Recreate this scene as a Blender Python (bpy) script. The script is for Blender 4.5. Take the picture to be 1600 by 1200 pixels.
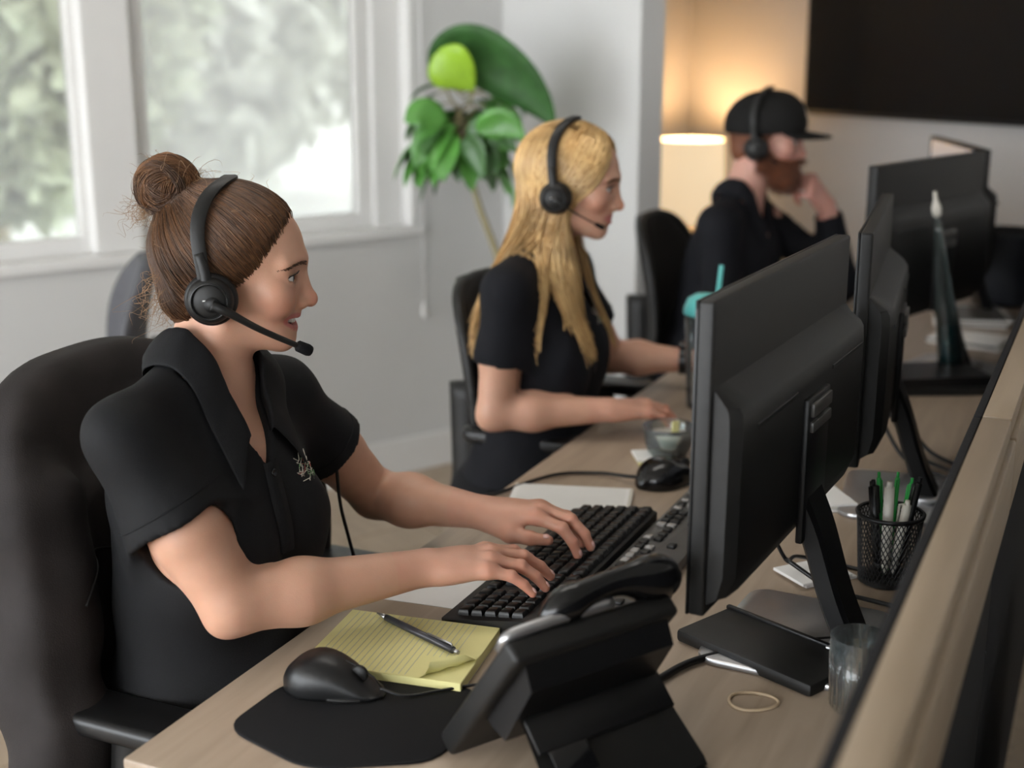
import bpy, bmesh, math, random
import numpy as np
from mathutils import Vector, Matrix

random.seed(7); RNG = np.random.default_rng(7)
for _o in list(bpy.data.objects): bpy.data.objects.remove(_o)
SC = bpy.context.scene
COL = SC.collection
# ---------------------------------------------------------------- camera
cam = bpy.data.cameras.new('camera'); camo = bpy.data.objects.new('camera', cam); COL.objects.link(camo)
cam.sensor_width = 36.0; cam.lens = 36.0 * 2100 / 1600
camo.location = (0, 0, 1.52); camo.rotation_euler = (math.radians(90 - 14.5), 0, 0)
cam.clip_start = 0.05; cam.clip_end = 200
cam.dof.use_dof = True; cam.dof.focus_distance = 1.83; cam.dof.aperture_fstop = 2.6
SC.camera = camo
# ---------------------------------------------------------------- world and exposure
wd = bpy.data.worlds.new('overcast_sky'); SC.world = wd; wd.use_nodes = True
bgn = wd.node_tree.nodes['Background']; bgn.inputs[0].default_value = (0.90, 0.95, 1.0, 1); bgn.inputs[1].default_value = 12.0
SC.view_settings.view_transform = 'Standard'; SC.view_settings.look = 'None'
SC.view_settings.gamma = 1.0; SC.view_settings.exposure = -0.28; SC.view_settings.use_curve_mapping = False
def area_light(name, loc, target, sx, sy, power, color):
    l = bpy.data.lights.new(name, 'AREA'); l.shape = 'RECTANGLE'; l.size = sx; l.size_y = sy; l.energy = power; l.color = color
    o = bpy.data.objects.new(name, l); COL.objects.link(o); o.location = loc
    o.rotation_euler = (Vector(target) - Vector(loc)).to_track_quat('-Z', 'Y').to_euler()
    return o
# added fill lamps: one for assumed windows behind the camera, one at the ceiling
area_light('daylight_rear_windows', (-2.6, -1.6, 1.9), (0.1, 2.0, 0.95), 2.6, 1.8, 40, (1.0, 0.97, 0.93))
area_light('ceiling_panel_light', (-0.2, 2.6, 2.62), (-0.2, 2.6, 0), 1.2, 0.6, 12, (1.0, 0.95, 0.88))

# ---------------------------------------------------------------- materials
def mat(name, color, rough=0.5, metal=0.0, noise=None, bump=None, spec=0.5, emit=None, trans=0.0, sheen=0.0, coat=0.0, attr=None, sss=0.0, wood=None, alpha=None):
    m = bpy.data.materials.new(name); m.use_nodes = True
    nt = m.node_tree; b = nt.nodes['Principled BSDF']; L = nt.links
    b.inputs['Base Color'].default_value = (*color, 1); b.inputs['Roughness'].default_value = rough
    b.inputs['Metallic'].default_value = metal; b.inputs['Specular IOR Level'].default_value = spec
    if trans: b.inputs['Transmission Weight'].default_value = trans
    if sheen: b.inputs['Sheen Weight'].default_value = sheen; b.inputs['Sheen Roughness'].default_value = 0.5
    if coat: b.inputs['Coat Weight'].default_value = coat; b.inputs['Coat Roughness'].default_value = 0.1
    if emit: b.inputs['Emission Color'].default_value = (*emit[0], 1); b.inputs['Emission Strength'].default_value = emit[1]
    if alpha is not None: b.inputs['Alpha'].default_value = alpha
    tc = nt.nodes.new('ShaderNodeTexCoord')
    src = None
    if attr:
        a = nt.nodes.new('ShaderNodeAttribute'); a.attribute_name = attr; src = a.outputs['Color']
        L.new(src, b.inputs['Base Color'])
    if wood:
        dark, ax, sc = wood
        mp = nt.nodes.new('ShaderNodeMapping'); L.new(tc.outputs['Object'], mp.inputs['Vector'])
        s = [sc * 6] * 3; s[ax] = sc * 0.5; mp.inputs['Scale'].default_value = s
        n = nt.nodes.new('ShaderNodeTexNoise'); n.inputs['Scale'].default_value = 4; n.inputs['Detail'].default_value = 6
        n.inputs['Distortion'].default_value = 0.6
        L.new(mp.outputs['Vector'], n.inputs['Vector'])
        r = nt.nodes.new('ShaderNodeValToRGB'); r.color_ramp.elements[0].position = 0.33; r.color_ramp.elements[1].position = 0.66
        r.color_ramp.elements[0].color = (*dark, 1); r.color_ramp.elements[1].color = (*color, 1)
        L.new(n.outputs['Fac'], r.inputs['Fac']); L.new(r.outputs['Color'], b.inputs['Base Color'])
    if noise:
        sc, amt = noise
        n = nt.nodes.new('ShaderNodeTexNoise'); n.inputs['Scale'].default_value = sc; n.inputs['Detail'].default_value = 5
        L.new(tc.outputs['Object'], n.inputs['Vector'])
        mr = nt.nodes.new('ShaderNodeMapRange'); mr.inputs['To Min'].default_value = 1 - amt; mr.inputs['To Max'].default_value = 1 + amt
        mr.inputs['From Min'].default_value = 0.25; mr.inputs['From Max'].default_value = 0.75
        L.new(n.outputs['Fac'], mr.inputs['Value'])
        mx = nt.nodes.new('ShaderNodeMix'); mx.data_type = 'RGBA'; mx.blend_type = 'MULTIPLY'; mx.inputs['Factor'].default_value = 1
        if src: L.new(src, mx.inputs['A'])
        else: mx.inputs['A'].default_value = (*color, 1)
        L.new(mr.outputs['Result'], mx.inputs['B']); L.new(mx.outputs['Result'], b.inputs['Base Color'])
    if bump:
        sc, st = bump[:2]
        n = nt.nodes.new('ShaderNodeTexNoise'); n.inputs['Scale'].default_value = sc; n.inputs['Detail'].default_value = 4
        if len(bump) > 2:
            mp = nt.nodes.new('ShaderNodeMapping'); mp.inputs['Scale'].default_value = bump[2]
            L.new(tc.outputs['Object'], mp.inputs['Vector']); L.new(mp.outputs['Vector'], n.inputs['Vector'])
        else: L.new(tc.outputs['Object'], n.inputs['Vector'])
        bp = nt.nodes.new('ShaderNodeBump'); bp.inputs['Strength'].default_value = st; bp.inputs['Distance'].default_value = 0.002
        L.new(n.outputs['Fac'], bp.inputs['Height']); L.new(bp.outputs['Normal'], b.inputs['Normal'])
    if sss:
        b.inputs['Subsurface Weight'].default_value = sss; b.inputs['Subsurface Radius'].default_value = (1.0, 0.35, 0.2)
        b.inputs['Subsurface Scale'].default_value = 0.006
    return m

def glass_mat(name, tint=(1, 1, 1), gloss=0.12, haze=0.0, rough=0.02):
    m = bpy.data.materials.new(name); m.use_nodes = True; nt = m.node_tree; L = nt.links
    for n in list(nt.nodes):
        if n.type != 'OUTPUT_MATERIAL': nt.nodes.remove(n)
    out = [n for n in nt.nodes if n.type == 'OUTPUT_MATERIAL'][0]
    t = nt.nodes.new('ShaderNodeBsdfTransparent'); t.inputs[0].default_value = (*tint, 1)
    g = nt.nodes.new('ShaderNodeBsdfGlossy'); g.inputs['Roughness'].default_value = rough
    lw = nt.nodes.new('ShaderNodeLayerWeight'); lw.inputs['Blend'].default_value = gloss
    m1 = nt.nodes.new('ShaderNodeMixShader'); L.new(lw.outputs['Fresnel'], m1.inputs[0]); L.new(t.outputs[0], m1.inputs[1]); L.new(g.outputs[0], m1.inputs[2])
    last = m1
    if haze:
        d = nt.nodes.new('ShaderNodeBsdfTranslucent'); d.inputs[0].default_value = (0.85, 0.87, 0.9, 1)
        m2 = nt.nodes.new('ShaderNodeMixShader'); m2.inputs[0].default_value = haze
        L.new(m1.outputs[0], m2.inputs[1]); L.new(d.outputs[0], m2.inputs[2]); last = m2
    L.new(last.outputs[0], out.inputs[0])
    return m

M = {}
M['wall'] = mat('wall_paint', (0.60, 0.595, 0.58), 0.75, noise=(3, 0.03), bump=(220, 0.05))
M['wall_far'] = mat('far_wall_paint', (0.58, 0.56, 0.54), 0.75, noise=(3, 0.03), bump=(220, 0.05))
M['ceil'] = mat('ceiling_paint', (0.7, 0.7, 0.68), 0.8, noise=(5, 0.02))
M['trim'] = mat('white_trim_paint', (0.72, 0.71, 0.69), 0.4, noise=(8, 0.02))
M['floor'] = mat('oak_plank', (0.42, 0.33, 0.24), 0.45, wood=((0.36, 0.28, 0.2), 1, 1.2))
M['desk'] = mat('pale_oak_laminate', (0.37, 0.285, 0.21), 0.42, wood=((0.29, 0.22, 0.16), 1, 1.4), bump=(60, 0.03, (6, .6, 6)))
M['cap'] = mat('beige_panel_cap', (0.38, 0.295, 0.21), 0.45, wood=((0.32, 0.245, 0.17), 1, 1.4))
M['panelgrey'] = mat('charcoal_panel_fabric', (0.022, 0.022, 0.024), 0.85, noise=(400, 0.3), bump=(600, 0.3), spec=0.2)
M['black'] = mat('black_plastic', (0.005, 0.005, 0.0055), 0.38, noise=(60, 0.2), bump=(900, 0.08), spec=0.35)
M['blackm'] = mat('matt_black_plastic', (0.0085, 0.0082, 0.0078), 0.48, noise=(60, 0.2), bump=(1200, 0.12), spec=0.35)
M['blackg'] = mat('gloss_black_plastic', (0.005, 0.005, 0.0055), 0.16, noise=(30, 0.1), spec=0.4)
M['key'] = mat('key_plastic', (0.006, 0.0057, 0.0055), 0.38, noise=(80, 0.15), spec=0.4)
M['greykb'] = mat('grey_plastic', (0.07, 0.066, 0.062), 0.35, noise=(60, 0.1))
M['glosskey'] = mat('glossy_key', (0.3, 0.29, 0.28), 0.08, noise=(40, 0.1), coat=0.5)
M['silver'] = mat('satin_silver', (0.42, 0.42, 0.43), 0.28, metal=0.85, noise=(40, 0.05))
M['chairblk'] = mat('chair_black_fabric', (0.006, 0.006, 0.0065), 0.8, noise=(300, 0.25), bump=(700, 0.3), spec=0.2)
M['mesh_back'] = mat('chair_back_weave', (0.014, 0.013, 0.0125), 0.8, noise=(500, 0.35), bump=(800, 0.4), spec=0.2)
M['rubber'] = mat('soft_black_rubber', (0.007, 0.007, 0.0075), 0.36, noise=(60, 0.15), bump=(500, 0.06), spec=0.4)
M['yellow'] = mat('yellow_paper', (0.72, 0.67, 0.30), 0.7, noise=(20, 0.03))
M['white'] = mat('white_paper', (0.78, 0.77, 0.75), 0.7, noise=(20, 0.03))
M['ruled'] = mat('ruling_ink', (0.45, 0.47, 0.42), 0.7, noise=(20, 0.03))
M['padblk'] = mat('black_mousepad_cloth', (0.009, 0.009, 0.010), 0.85, noise=(500, 0.3), bump=(900, 0.25), spec=0.2)
M['screen'] = mat('lit_screen', (0.02, 0.02, 0.02), 0.25, noise=(30, 0.05), emit=((0.80, 0.82, 0.9), 0.35))
M['screenoff'] = mat('dark_screen', (0.006, 0.006, 0.007), 0.14, noise=(30, 0.05))
M['glass'] = glass_mat('clear_window_glass', haze=0.22)  # translucent haze mixed in to wash out the bright view outside
M['glasshaze'] = glass_mat('window_glass_with_screen', haze=0.5)  # haze for the insect screen, raised to whiten the view outside
M['cupglass'] = glass_mat('clear_tumbler_glass', (0.86, 0.92, 0.92), gloss=0.35, haze=0.06)
M['bottleglass'] = glass_mat('green_grey_bottle_glass', (0.42, 0.55, 0.52), gloss=0.45, haze=0.1)
M['teal'] = mat('teal_plastic', (0.12, 0.52, 0.50), 0.35, noise=(30, 0.05))
M['green'] = mat('green_plastic', (0.03, 0.40, 0.08), 0.35, noise=(30, 0.05))
M['penwhite'] = mat('white_pen_plastic', (0.6, 0.57, 0.5), 0.35, noise=(30, 0.05))
M['band'] = mat('tan_rubber', (0.50, 0.38, 0.25), 0.5, noise=(60, 0.05))
M['shade'] = mat('linen_lampshade', (0.9, 0.8, 0.62), 0.8, noise=(60, 0.05), emit=((1.0, 0.76, 0.48), 0.9))
M['pot'] = mat('grey_ceramic', (0.25, 0.25, 0.26), 0.5, noise=(20, 0.05))
M['soil'] = mat('potting_soil', (0.03, 0.02, 0.014), 0.95, noise=(80, 0.4), bump=(100, 0.6))
M['stem'] = mat('tan_stem', (0.30, 0.26, 0.14), 0.6, noise=(40, 0.15))
M['leaf'] = mat('green_leaf', (0.085, 0.26, 0.045), 0.35, noise=(9, 0.35), spec=0.5)
M['leafdark'] = mat('dark_green_leaf', (0.05, 0.13, 0.035), 0.4, noise=(7, 0.3))
M['leafyel'] = mat('yellow_green_leaf', (0.27, 0.46, 0.03), 0.4, noise=(8, 0.3))
M['leafbig'] = mat('broad_dark_leaf', (0.035, 0.105, 0.025), 0.55, noise=(14, 0.45), spec=0.3)
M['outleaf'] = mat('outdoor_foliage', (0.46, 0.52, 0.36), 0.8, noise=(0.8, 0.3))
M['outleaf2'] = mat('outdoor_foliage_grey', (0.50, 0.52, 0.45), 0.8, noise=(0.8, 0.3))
M['ground'] = mat('outdoor_gravel', (0.42, 0.42, 0.38), 0.9, noise=(4, 0.2))
# ---------------------------------------------------------------- mesh helpers
def obj(name, vf, m, parent=None, smooth=True, local=False):
    """vf=(verts,faces); world coordinates unless local; parented meshes are stored relative to the parent"""
    v, f = vf
    v = np.asarray(v, dtype=np.float64).reshape(-1, 3)
    if parent is not None and not local:
        im = np.array(parent.matrix_basis.inverted() if parent.parent is None else (parent.parent.matrix_basis @ parent.matrix_basis).inverted())
        v = v @ im[:3, :3].T + im[:3, 3]
    me = bpy.data.meshes.new(name)
    if isinstance(f, np.ndarray) and f.ndim == 2:
        n = len(f); k = f.shape[1]
        me.vertices.add(len(v)); me.vertices.foreach_set('co', v.astype(np.float32).ravel())
        me.loops.add(n * k); me.loops.foreach_set('vertex_index', f.astype(np.int32).ravel())
        me.polygons.add(n); me.polygons.foreach_set('loop_start', np.arange(0, n * k, k, dtype=np.int32))
        me.update(calc_edges=True); me.validate()
    else:
        me.from_pydata([tuple(p) for p in v], [], [tuple(int(i) for i in q) for q in f]); me.update()
    if smooth is True: me.polygons.foreach_set('use_smooth', [True] * len(me.polygons))
    elif smooth: me.polygons.foreach_set('use_smooth', [True] * len(me.polygons)); me.set_sharp_from_angle(angle=math.radians(smooth))
    if m is not None: me.materials.append(M[m] if isinstance(m, str) else m)
    o = bpy.data.objects.new(name, me); COL.objects.link(o)
    if parent is not None: o.parent = parent
    return o
def tag(o, label=None, cat=None, group=None, kind=None):
    if label: o['label'] = label
    if cat: o['category'] = cat
    if group: o['group'] = group
    if kind: o['kind'] = kind
    return o
def thing(name, loc, rz=0, label=None, cat=None, group=None):
    e = bpy.data.objects.new(name, None); COL.objects.link(e); e.location = loc; e.rotation_euler = (0, 0, rz)
    e.matrix_basis = Matrix.Translation(loc) @ Matrix.Rotation(rz, 4, 'Z'); e.empty_display_size = 0.05
    return tag(e, label, cat, group)
def link_copy(o, parent=None):
    c = o.copy(); COL.objects.link(c); c.parent = parent; return c
def join(*vfs):
    V, F, n = [], [], 0
    for v, f in vfs:
        v = np.asarray(v, float).reshape(-1, 3); V.append(v); F += [tuple(int(i) + n for i in q) for q in f]; n += len(v)
    return np.vstack(V), F
def xf(vf, loc=(0, 0, 0), rot=None, scale=None):
    v = np.asarray(vf[0], float)
    if scale is not None: v = v * np.asarray(scale, float)
    if rot is not None: v = v @ np.array(rot)[:3, :3].T
    return v + np.asarray(loc, float), vf[1]
def Rz(a): return np.array(Matrix.Rotation(a, 3, 'Z'))
def Rx(a): return np.array(Matrix.Rotation(a, 3, 'X'))
def Ry(a): return np.array(Matrix.Rotation(a, 3, 'Y'))
def box(sx, sy, sz, c=(0, 0, 0), bev=0.0, seg=2):
    bm = bmesh.new(); bmesh.ops.create_cube(bm, size=1)
    bmesh.ops.scale(bm, vec=(sx, sy, sz), verts=bm.verts)
    if bev: bmesh.ops.bevel(bm, geom=list(bm.edges), offset=bev, segments=seg, profile=0.5, affect='EDGES')
    bm.verts.ensure_lookup_table()
    v = np.array([p.co[:] for p in bm.verts]) + np.asarray(c, float); f = [tuple(q.index for q in fc.verts) for fc in bm.faces]
    bm.free(); return v, f
def prism(poly, h, z0=0.0, bev=0.0, seg=2):
    """extruded 2-D outline (x,y)"""
    bm = bmesh.new(); vs = [bm.verts.new((x, y, z0)) for x, y in poly]; fc = bm.faces.new(vs)
    r = bmesh.ops.extrude_face_region(bm, geom=[fc]); bmesh.ops.translate(bm, vec=(0, 0, h), verts=[g for g in r['geom'] if isinstance(g, bmesh.types.BMVert)])
    bmesh.ops.recalc_face_normals(bm, faces=bm.faces)
    if bev:
        ed = [e for e in bm.edges if abs(e.verts[0].co.z - e.verts[1].co.z) < 1e-6]
        bmesh.ops.bevel(bm, geom=ed, offset=bev, segments=seg, profile=0.5, affect='EDGES')
    bm.verts.index_update(); bm.verts.ensure_lookup_table()
    v = np.array([p.co[:] for p in bm.verts]); f = [tuple(q.index for q in k.verts) for k in bm.faces]; bm.free(); return v, f
def round_rect(w, h, r, n=6):
    P = []
    for cx, cy, a0 in ((w/2-r, h/2-r, 0), (-w/2+r, h/2-r, 90), (-w/2+r, -h/2+r, 180), (w/2-r, -h/2+r, 270)):
        for i in range(n + 1):
            a = math.radians(a0 + 90 * i / n); P.append((cx + r * math.cos(a), cy + r * math.sin(a)))
    return P
def lathe(prof, n=32, cap=True):
    V, F = [], []
    for r, z in prof:
        for i in range(n): a = 2 * math.pi * i / n; V.append((r * math.cos(a), r * math.sin(a), z))
    for j in range(len(prof) - 1):
        for i in range(n):
            F.append((j*n+i, j*n+(i+1) % n, (j+1)*n+(i+1) % n, (j+1)*n+i))
    if cap:
        F.append(tuple(range(n))[::-1]); F.append(tuple((len(prof)-1)*n + i for i in range(n)))
    return np.array(V), F
def smooth_path(pts, n=6):
    P = np.asarray(pts, float)
    if len(P) < 3: return P
    Q = np.vstack([2*P[0]-P[1], P, 2*P[-1]-P[-2]]); out = []
    for i in range(1, len(Q) - 2):
        for k in range(n):
            t = k / n; p0, p1, p2, p3 = Q[i-1], Q[i], Q[i+1], Q[i+2]
            out.append(0.5*((2*p1)+(-p0+p2)*t+(2*p0-5*p1+4*p2-p3)*t*t+(-p0+3*p1-3*p2+p3)*t**3))
    out.append(P[-1]); return np.array(out)
def tube(pts, r, n=8, sx=1.0, up=(0, 0, 1), caps=True):
    """tube along a path; r scalar or list; sx widens it sideways"""
    P = np.asarray(pts, float); k = len(P); R = np.full(k, r) if np.isscalar(r) else np.interp(np.linspace(0, 1, k), np.linspace(0, 1, len(r)), r)
    T = np.gradient(P, axis=0); T /= np.linalg.norm(T, axis=1)[:, None] + 1e-12
    V, F = [], []; u = np.asarray(up, float)
    s = np.cross(T[0], u)
    if np.linalg.norm(s) < 1e-3: s = np.cross(T[0], (1, 0, 0.3))
    s /= np.linalg.norm(s)
    for i in range(k):
        s = s - T[i] * (s @ T[i]); s /= np.linalg.norm(s) + 1e-12; w = np.cross(s, T[i])
        for j in range(n):
            a = 2 * math.pi * j / n; V.append(P[i] + R[i] * (s * math.cos(a) * sx + w * math.sin(a)))
    for i in range(k - 1):
        for j in range(n): F.append((i*n+j, i*n+(j+1) % n, (i+1)*n+(j+1) % n, (i+1)*n+j))
    if caps: F.append(tuple(range(n))[::-1]); F.append(tuple((k-1)*n+j for j in range(n)))
    return np.array(V), F
def ball(r, c=(0, 0, 0), n=16, sc=(1, 1, 1)):
    m = n // 2
    prof = [(max(1e-4, math.sin(math.pi*i/m)), -math.cos(math.pi*i/m)) for i in range(m+1)]
    v, f = lathe(prof, n, cap=False); return v*np.asarray(sc)*r + np.asarray(c), f
def loft(rings, closed=True, caps=True):
    k, n = len(rings), len(rings[0]); V = np.vstack([np.asarray(r, float) for r in rings]); F = []
    for i in range(k - 1):
        for j in range(n if closed else n - 1):
            F.append((i*n+j, i*n+(j+1) % n, (i+1)*n+(j+1) % n, (i+1)*n+j))
    if caps and closed: F.append(tuple(range(n))[::-1]); F.append(tuple((k-1)*n+j for j in range(n)))
    return V, F
def strands(curves, r0, r1=None):
    """many 3-sided hair tubes: curves (N,K,3)"""
    C = np.asarray(curves, float); N, K, _ = C.shape
    T = np.gradient(C, axis=1); T /= np.linalg.norm(T, axis=2, keepdims=True) + 1e-12
    ref = np.array([0.31, 0.87, 0.38]); S = np.cross(T, ref); S /= np.linalg.norm(S, axis=2, keepdims=True) + 1e-12; Wd = np.cross(T, S)
    rr = np.interp(np.linspace(0, 1, K), [0, 0.7, 1], [r0, r0, r0 * 0.25 if r1 is None else r1])[None, :, None]
    ring = [C + rr * (S * math.cos(a) + Wd * math.sin(a)) for a in (0, 2.094, 4.189)]
    V = np.stack(ring, 2).reshape(-1, 3)
    idx = np.arange(N * K * 3).reshape(N, K, 3); Q = []
    for j in range(3):
        j2 = (j + 1) % 3
        Q.append(np.stack([idx[:, :-1, j], idx[:, :-1, j2], idx[:, 1:, j2], idx[:, 1:, j]], -1).reshape(-1, 4))
    return V, np.vstack(Q)
# desk frame: a runs along the desk row, b from the sitters towards the divider
PHI = math.radians(24.4); AV = np.array([math.sin(PHI), math.cos(PHI), 0]); BV = np.array([math.cos(PHI), -math.sin(PHI), 0])
DO = np.array([-0.441, 1.365, 0]); DZ = 0.73; RZD = -PHI        # local x = b, local y = a
def dp(a, b, z=0.0): return DO + a * AV + b * BV + np.array([0, 0, z])
# ---------------------------------------------------------------- the room
WA = np.array([0.8, 0.6, 0]); WN = np.array([-0.6, 0.8, 0])        # window wall direction, outward normal
WP = np.array([-0.28, 4.69, 0])                                    # a point on the window wall's inner face
RZW = math.atan2(0.6, 0.8)
def wp(s, n=0.0, z=0.0): return WP + s * WA + n * WN + np.array([0, 0, z])
def wall_box(name, s0, s1, z0, z1, n0, n1, m, parent=None, bev=0.0):
    v, f = box(s1 - s0, n1 - n0, z1 - z0, ((s0+s1)/2, (n0+n1)/2, (z0+z1)/2), bev)
    return obj(name, xf((v, f), WP, Rz(RZW)), m, parent, smooth=False)
HC = 2.7
SILL = 0.885; WR = -0.0625        # sill height, right end of the window opening along the wall
WL = -3.4; WT = 2.35
S_COR = 0.31
wl = thing('wall_window', WP, RZW); wl['kind'] = 'structure'
wall_box('wall_below_window', -4.6, S_COR, 0, SILL - 0.03, 0, 0.2, 'wall', wl)
wall_box('wall_right_of_window', WR, S_COR, SILL - 0.03, HC, 0, 0.2, 'wall', wl)
wall_box('wall_left_of_window', -4.6, WL, SILL - 0.03, HC, 0, 0.2, 'wall', wl)
wall_box('wall_above_window', WL, WR, WT, HC, 0, 0.2, 'wall', wl)
sill = wall_box('trim_sill', WL, WR + 0.02, SILL - 0.03, SILL, -0.025, 0.14, 'trim', None, 0.004); sill['kind'] = 'structure'
rv = wall_box('trim_jamb', WR - 0.02, WR, SILL, WT, 0.0, 0.2, 'trim', None, 0.002); rv['kind'] = 'structure'
# sashes: (s0, s1)
def sash(n, s0, s1, gm, nn):
    w = thing('window_%d' % n, wp((s0+s1)/2, nn, SILL), RZW); w['kind'] = 'structure'
    fw = 0.055
    wall_box('frame_stile', s0, s0 + fw, SILL, WT, nn - 0.02, nn + 0.03, 'trim', w, 0.004)
    wall_box('frame_stile', s1 - fw, s1, SILL, WT, nn - 0.02, nn + 0.03, 'trim', w, 0.004)
    wall_box('frame_rail', s0 + fw, s1 - fw, SILL, SILL + 0.05, nn - 0.02, nn + 0.03, 'trim', w, 0.004)
    wall_box('frame_rail', s0 + fw, s1 - fw, WT - 0.05, WT, nn - 0.02, nn + 0.03, 'trim', w, 0.004)
    wall_box('pane', s0 + fw, s1 - fw, SILL + 0.05, WT - 0.05, nn + 0.006, nn + 0.010, gm, w)
    return w
sash(1, -1.03, -0.19, 'glasshaze', 0.10)
sash(2, -2.40, -1.15, 'glass', 0.10)
mul = wall_box('trim_mullion', -1.184, -1.035, SILL, WT, 0.03, 0.2, 'trim', None, 0.006); mul['kind'] = 'structure'
jf = wall_box('trim_window_frame', -0.19, WR - 0.02, SILL, WT, 0.06, 0.18, 'trim', None, 0.004); jf['kind'] = 'structure'
mul2 = wall_box('trim_mullion', -2.52, -2.40, SILL, WT, 0.03, 0.2, 'trim', None, 0.006); mul2['kind'] = 'structure'
sash(3, WL, -2.52, 'glass', 0.10)
bb = wall_box('baseboard_window', -4.6, S_COR - 0.01, 0, 0.13, -0.014, 0.0, 'trim', None, 0.003); bb['kind'] = 'structure'
# stub wall that comes out of the corner, with its end face
PN = np.array([0.6, -0.8, 0])                                      # direction of the stub wall and the far wall
CW = wp(S_COR)
def far_box(name, org, d0, d1, e0, e1, z0, z1, m, parent=None, bev=0.0):
    """box along PN (d) and WA (e) from org"""
    v, f = box(d1 - d0, e1 - e0, z1 - z0, ((d0+d1)/2, (e0+e1)/2, (z0+z1)/2), bev)
    R = np.array([[PN[0], WA[0], 0], [PN[1], WA[1], 0], [0, 0, 1]])
    return obj(name, xf((v, f), org, R), m, parent, smooth=False)
w = far_box('wall_stub', CW, -0.72, 0.72, 0.0, 0.10, 0, HC, 'wall'); w['kind'] = 'structure'
w = far_box('baseboard_stub', CW, 0.0, 0.72, -0.014, 0.0, 0, 0.13, 'trim', None, 0.003); w['kind'] = 'structure'
FC = np.array([0.80, 6.20, 0])                                     # far corner behind the lamp
w = far_box('wall_television', FC, -0.3, 5.0, 0.0, 0.15, 0, HC, 'wall_far'); w['kind'] = 'structure'
w = far_box('wall_alcove', FC, -0.15, 0.0, -1.46, 0.0, 0, HC, 'wall_far'); w['kind'] = 'structure'
w = far_box('baseboard_television', FC, 0.0, 5.0, -0.014, 0.0, 0, 0.13, 'trim', None, 0.003); w['kind'] = 'structure'
# floor of planks
fl = thing('floor', (0, 0, 0), RZW); fl['kind'] = 'structure'
plank_me = None
v, f = box(14, 14, 0.02, (0, 0, -0.022)); o = obj('floor_base', xf((v, f), (0, 2.5, 0), Rz(RZW)), 'floor', fl, smooth=False)
k = 0
for i in range(-14, 14):
    for j in range(-5, 5):
        y = i * 0.18; x = j * 1.22 + (0.41 * (i % 3))
        p = Rz(RZW) @ np.array([x, y, 0]) + np.array([-0.2, 3.6, 0])
        if p[1] < 1.0 or p[0] > 1.6 or p[0] < -3.2 or (p - WP) @ WN > 0.75 or p[1] > 6: continue
        if plank_me is None:
            v, f = box(1.216, 0.176, 0.012, (0, 0, -0.006), 0.0015, 1); o = obj('plank', (v, f), 'floor', fl, False, local=True); plank_me = o.data
        else:
            o = bpy.data.objects.new('plank', plank_me); COL.objects.link(o); o.parent = fl
        o.location = (Rz(-RZW) @ p).tolist(); k += 1
# ceiling and the walls outside the frame that bound the light
v, f = box(14, 14, 0.1, (0, 0, HC + 0.05)); o = obj('ceiling', xf((v, f), (0, 2.5, 0), Rz(RZW)), 'ceil', None, False); o['kind'] = 'structure'
o = obj('wall_right', xf(box(0.15, 9.0, HC, (3.6, 1.5, HC/2)), (0, 0, 0), Rz(-PHI)), 'wall', None, False); o['kind'] = 'structure'
for nm, c_, sz in (('wall_rear', (1.6, -2.3, HC/2), (4.6, 0.15, HC)), ('wall_rear_sill', (-2.5, -2.3, 0.45), (3.6, 0.15, 0.9)), ('wall_rear_lintel', (-2.5, -2.3, 2.53), (3.6, 0.15, 0.34))):
    o = obj(nm, box(*sz, c_), 'wall', None, False); o['kind'] = 'structure'
# blind cord hanging beside the window
c = thing('blind_cord', wp(WR + 0.012, -0.02, 0.45), 0, 'thin white blind cord hanging beside the right window edge', 'cord')
p0 = wp(WR + 0.012, -0.02, 0)
obj('cord', tube([p0 + [0, 0, 2.3], p0 + [0.003, 0, 1.4], p0 + [0, 0, 0.62]], 0.0035, 6), 'trim', c)
obj('tassel', xf(lathe([(0.003, 0.05), (0.009, 0.03), (0.011, 0.0), (0.006, -0.01)], 12), p0 + [0, 0, 0.57]), 'trim', c)
# outdoors: ground and leafy trees beyond the glass
g = obj('ground', xf(box(60, 40, 0.1, (0, 20.4, -0.4)), WP, Rz(RZW)), 'ground', None, False); g['kind'] = 'structure'
def leafy_tree(name, base, h, rad, nb, mm, label):
    t = thing(name, base, 0, label, 'tree', 'trees outside the window')
    obj('trunk', tube([base, base + np.array([0.1, 0, h*0.5]), base + np.array([0, 0.1, h*0.8])], [0.16, 0.1, 0.04], 8), 'stem', t)
    V, F = [], []
    n = nb
    th = RNG.uniform(0, 2*math.pi, n); ph = np.arccos(RNG.uniform(-1, 1, n)); rr = rad * RNG.uniform(0.35, 1.0, n) ** 0.6
    C = np.stack([rr*np.sin(ph)*np.cos(th), rr*np.sin(ph)*np.sin(th), 1.25*rr*np.cos(ph)], -1) + base + [0, 0, h * 0.62]
    s = RNG.uniform(0.16, 0.34, n)
    U = RNG.normal(size=(n, 3)); U /= np.linalg.norm(U, axis=1)[:, None]; Wv = np.cross(U, RNG.normal(size=(n, 3))); Wv /= np.linalg.norm(Wv, axis=1)[:, None]
    q = np.stack([C - U*s[:, None], C + Wv*s[:, None]*0.5, C + U*s[:, None], C - Wv*s[:, None]*0.5], 1).reshape(-1, 3)
    fo = obj('foliage', (q, np.arange(n*4).reshape(n, 4)), mm, t); fo['kind'] = 'stuff'
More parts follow.
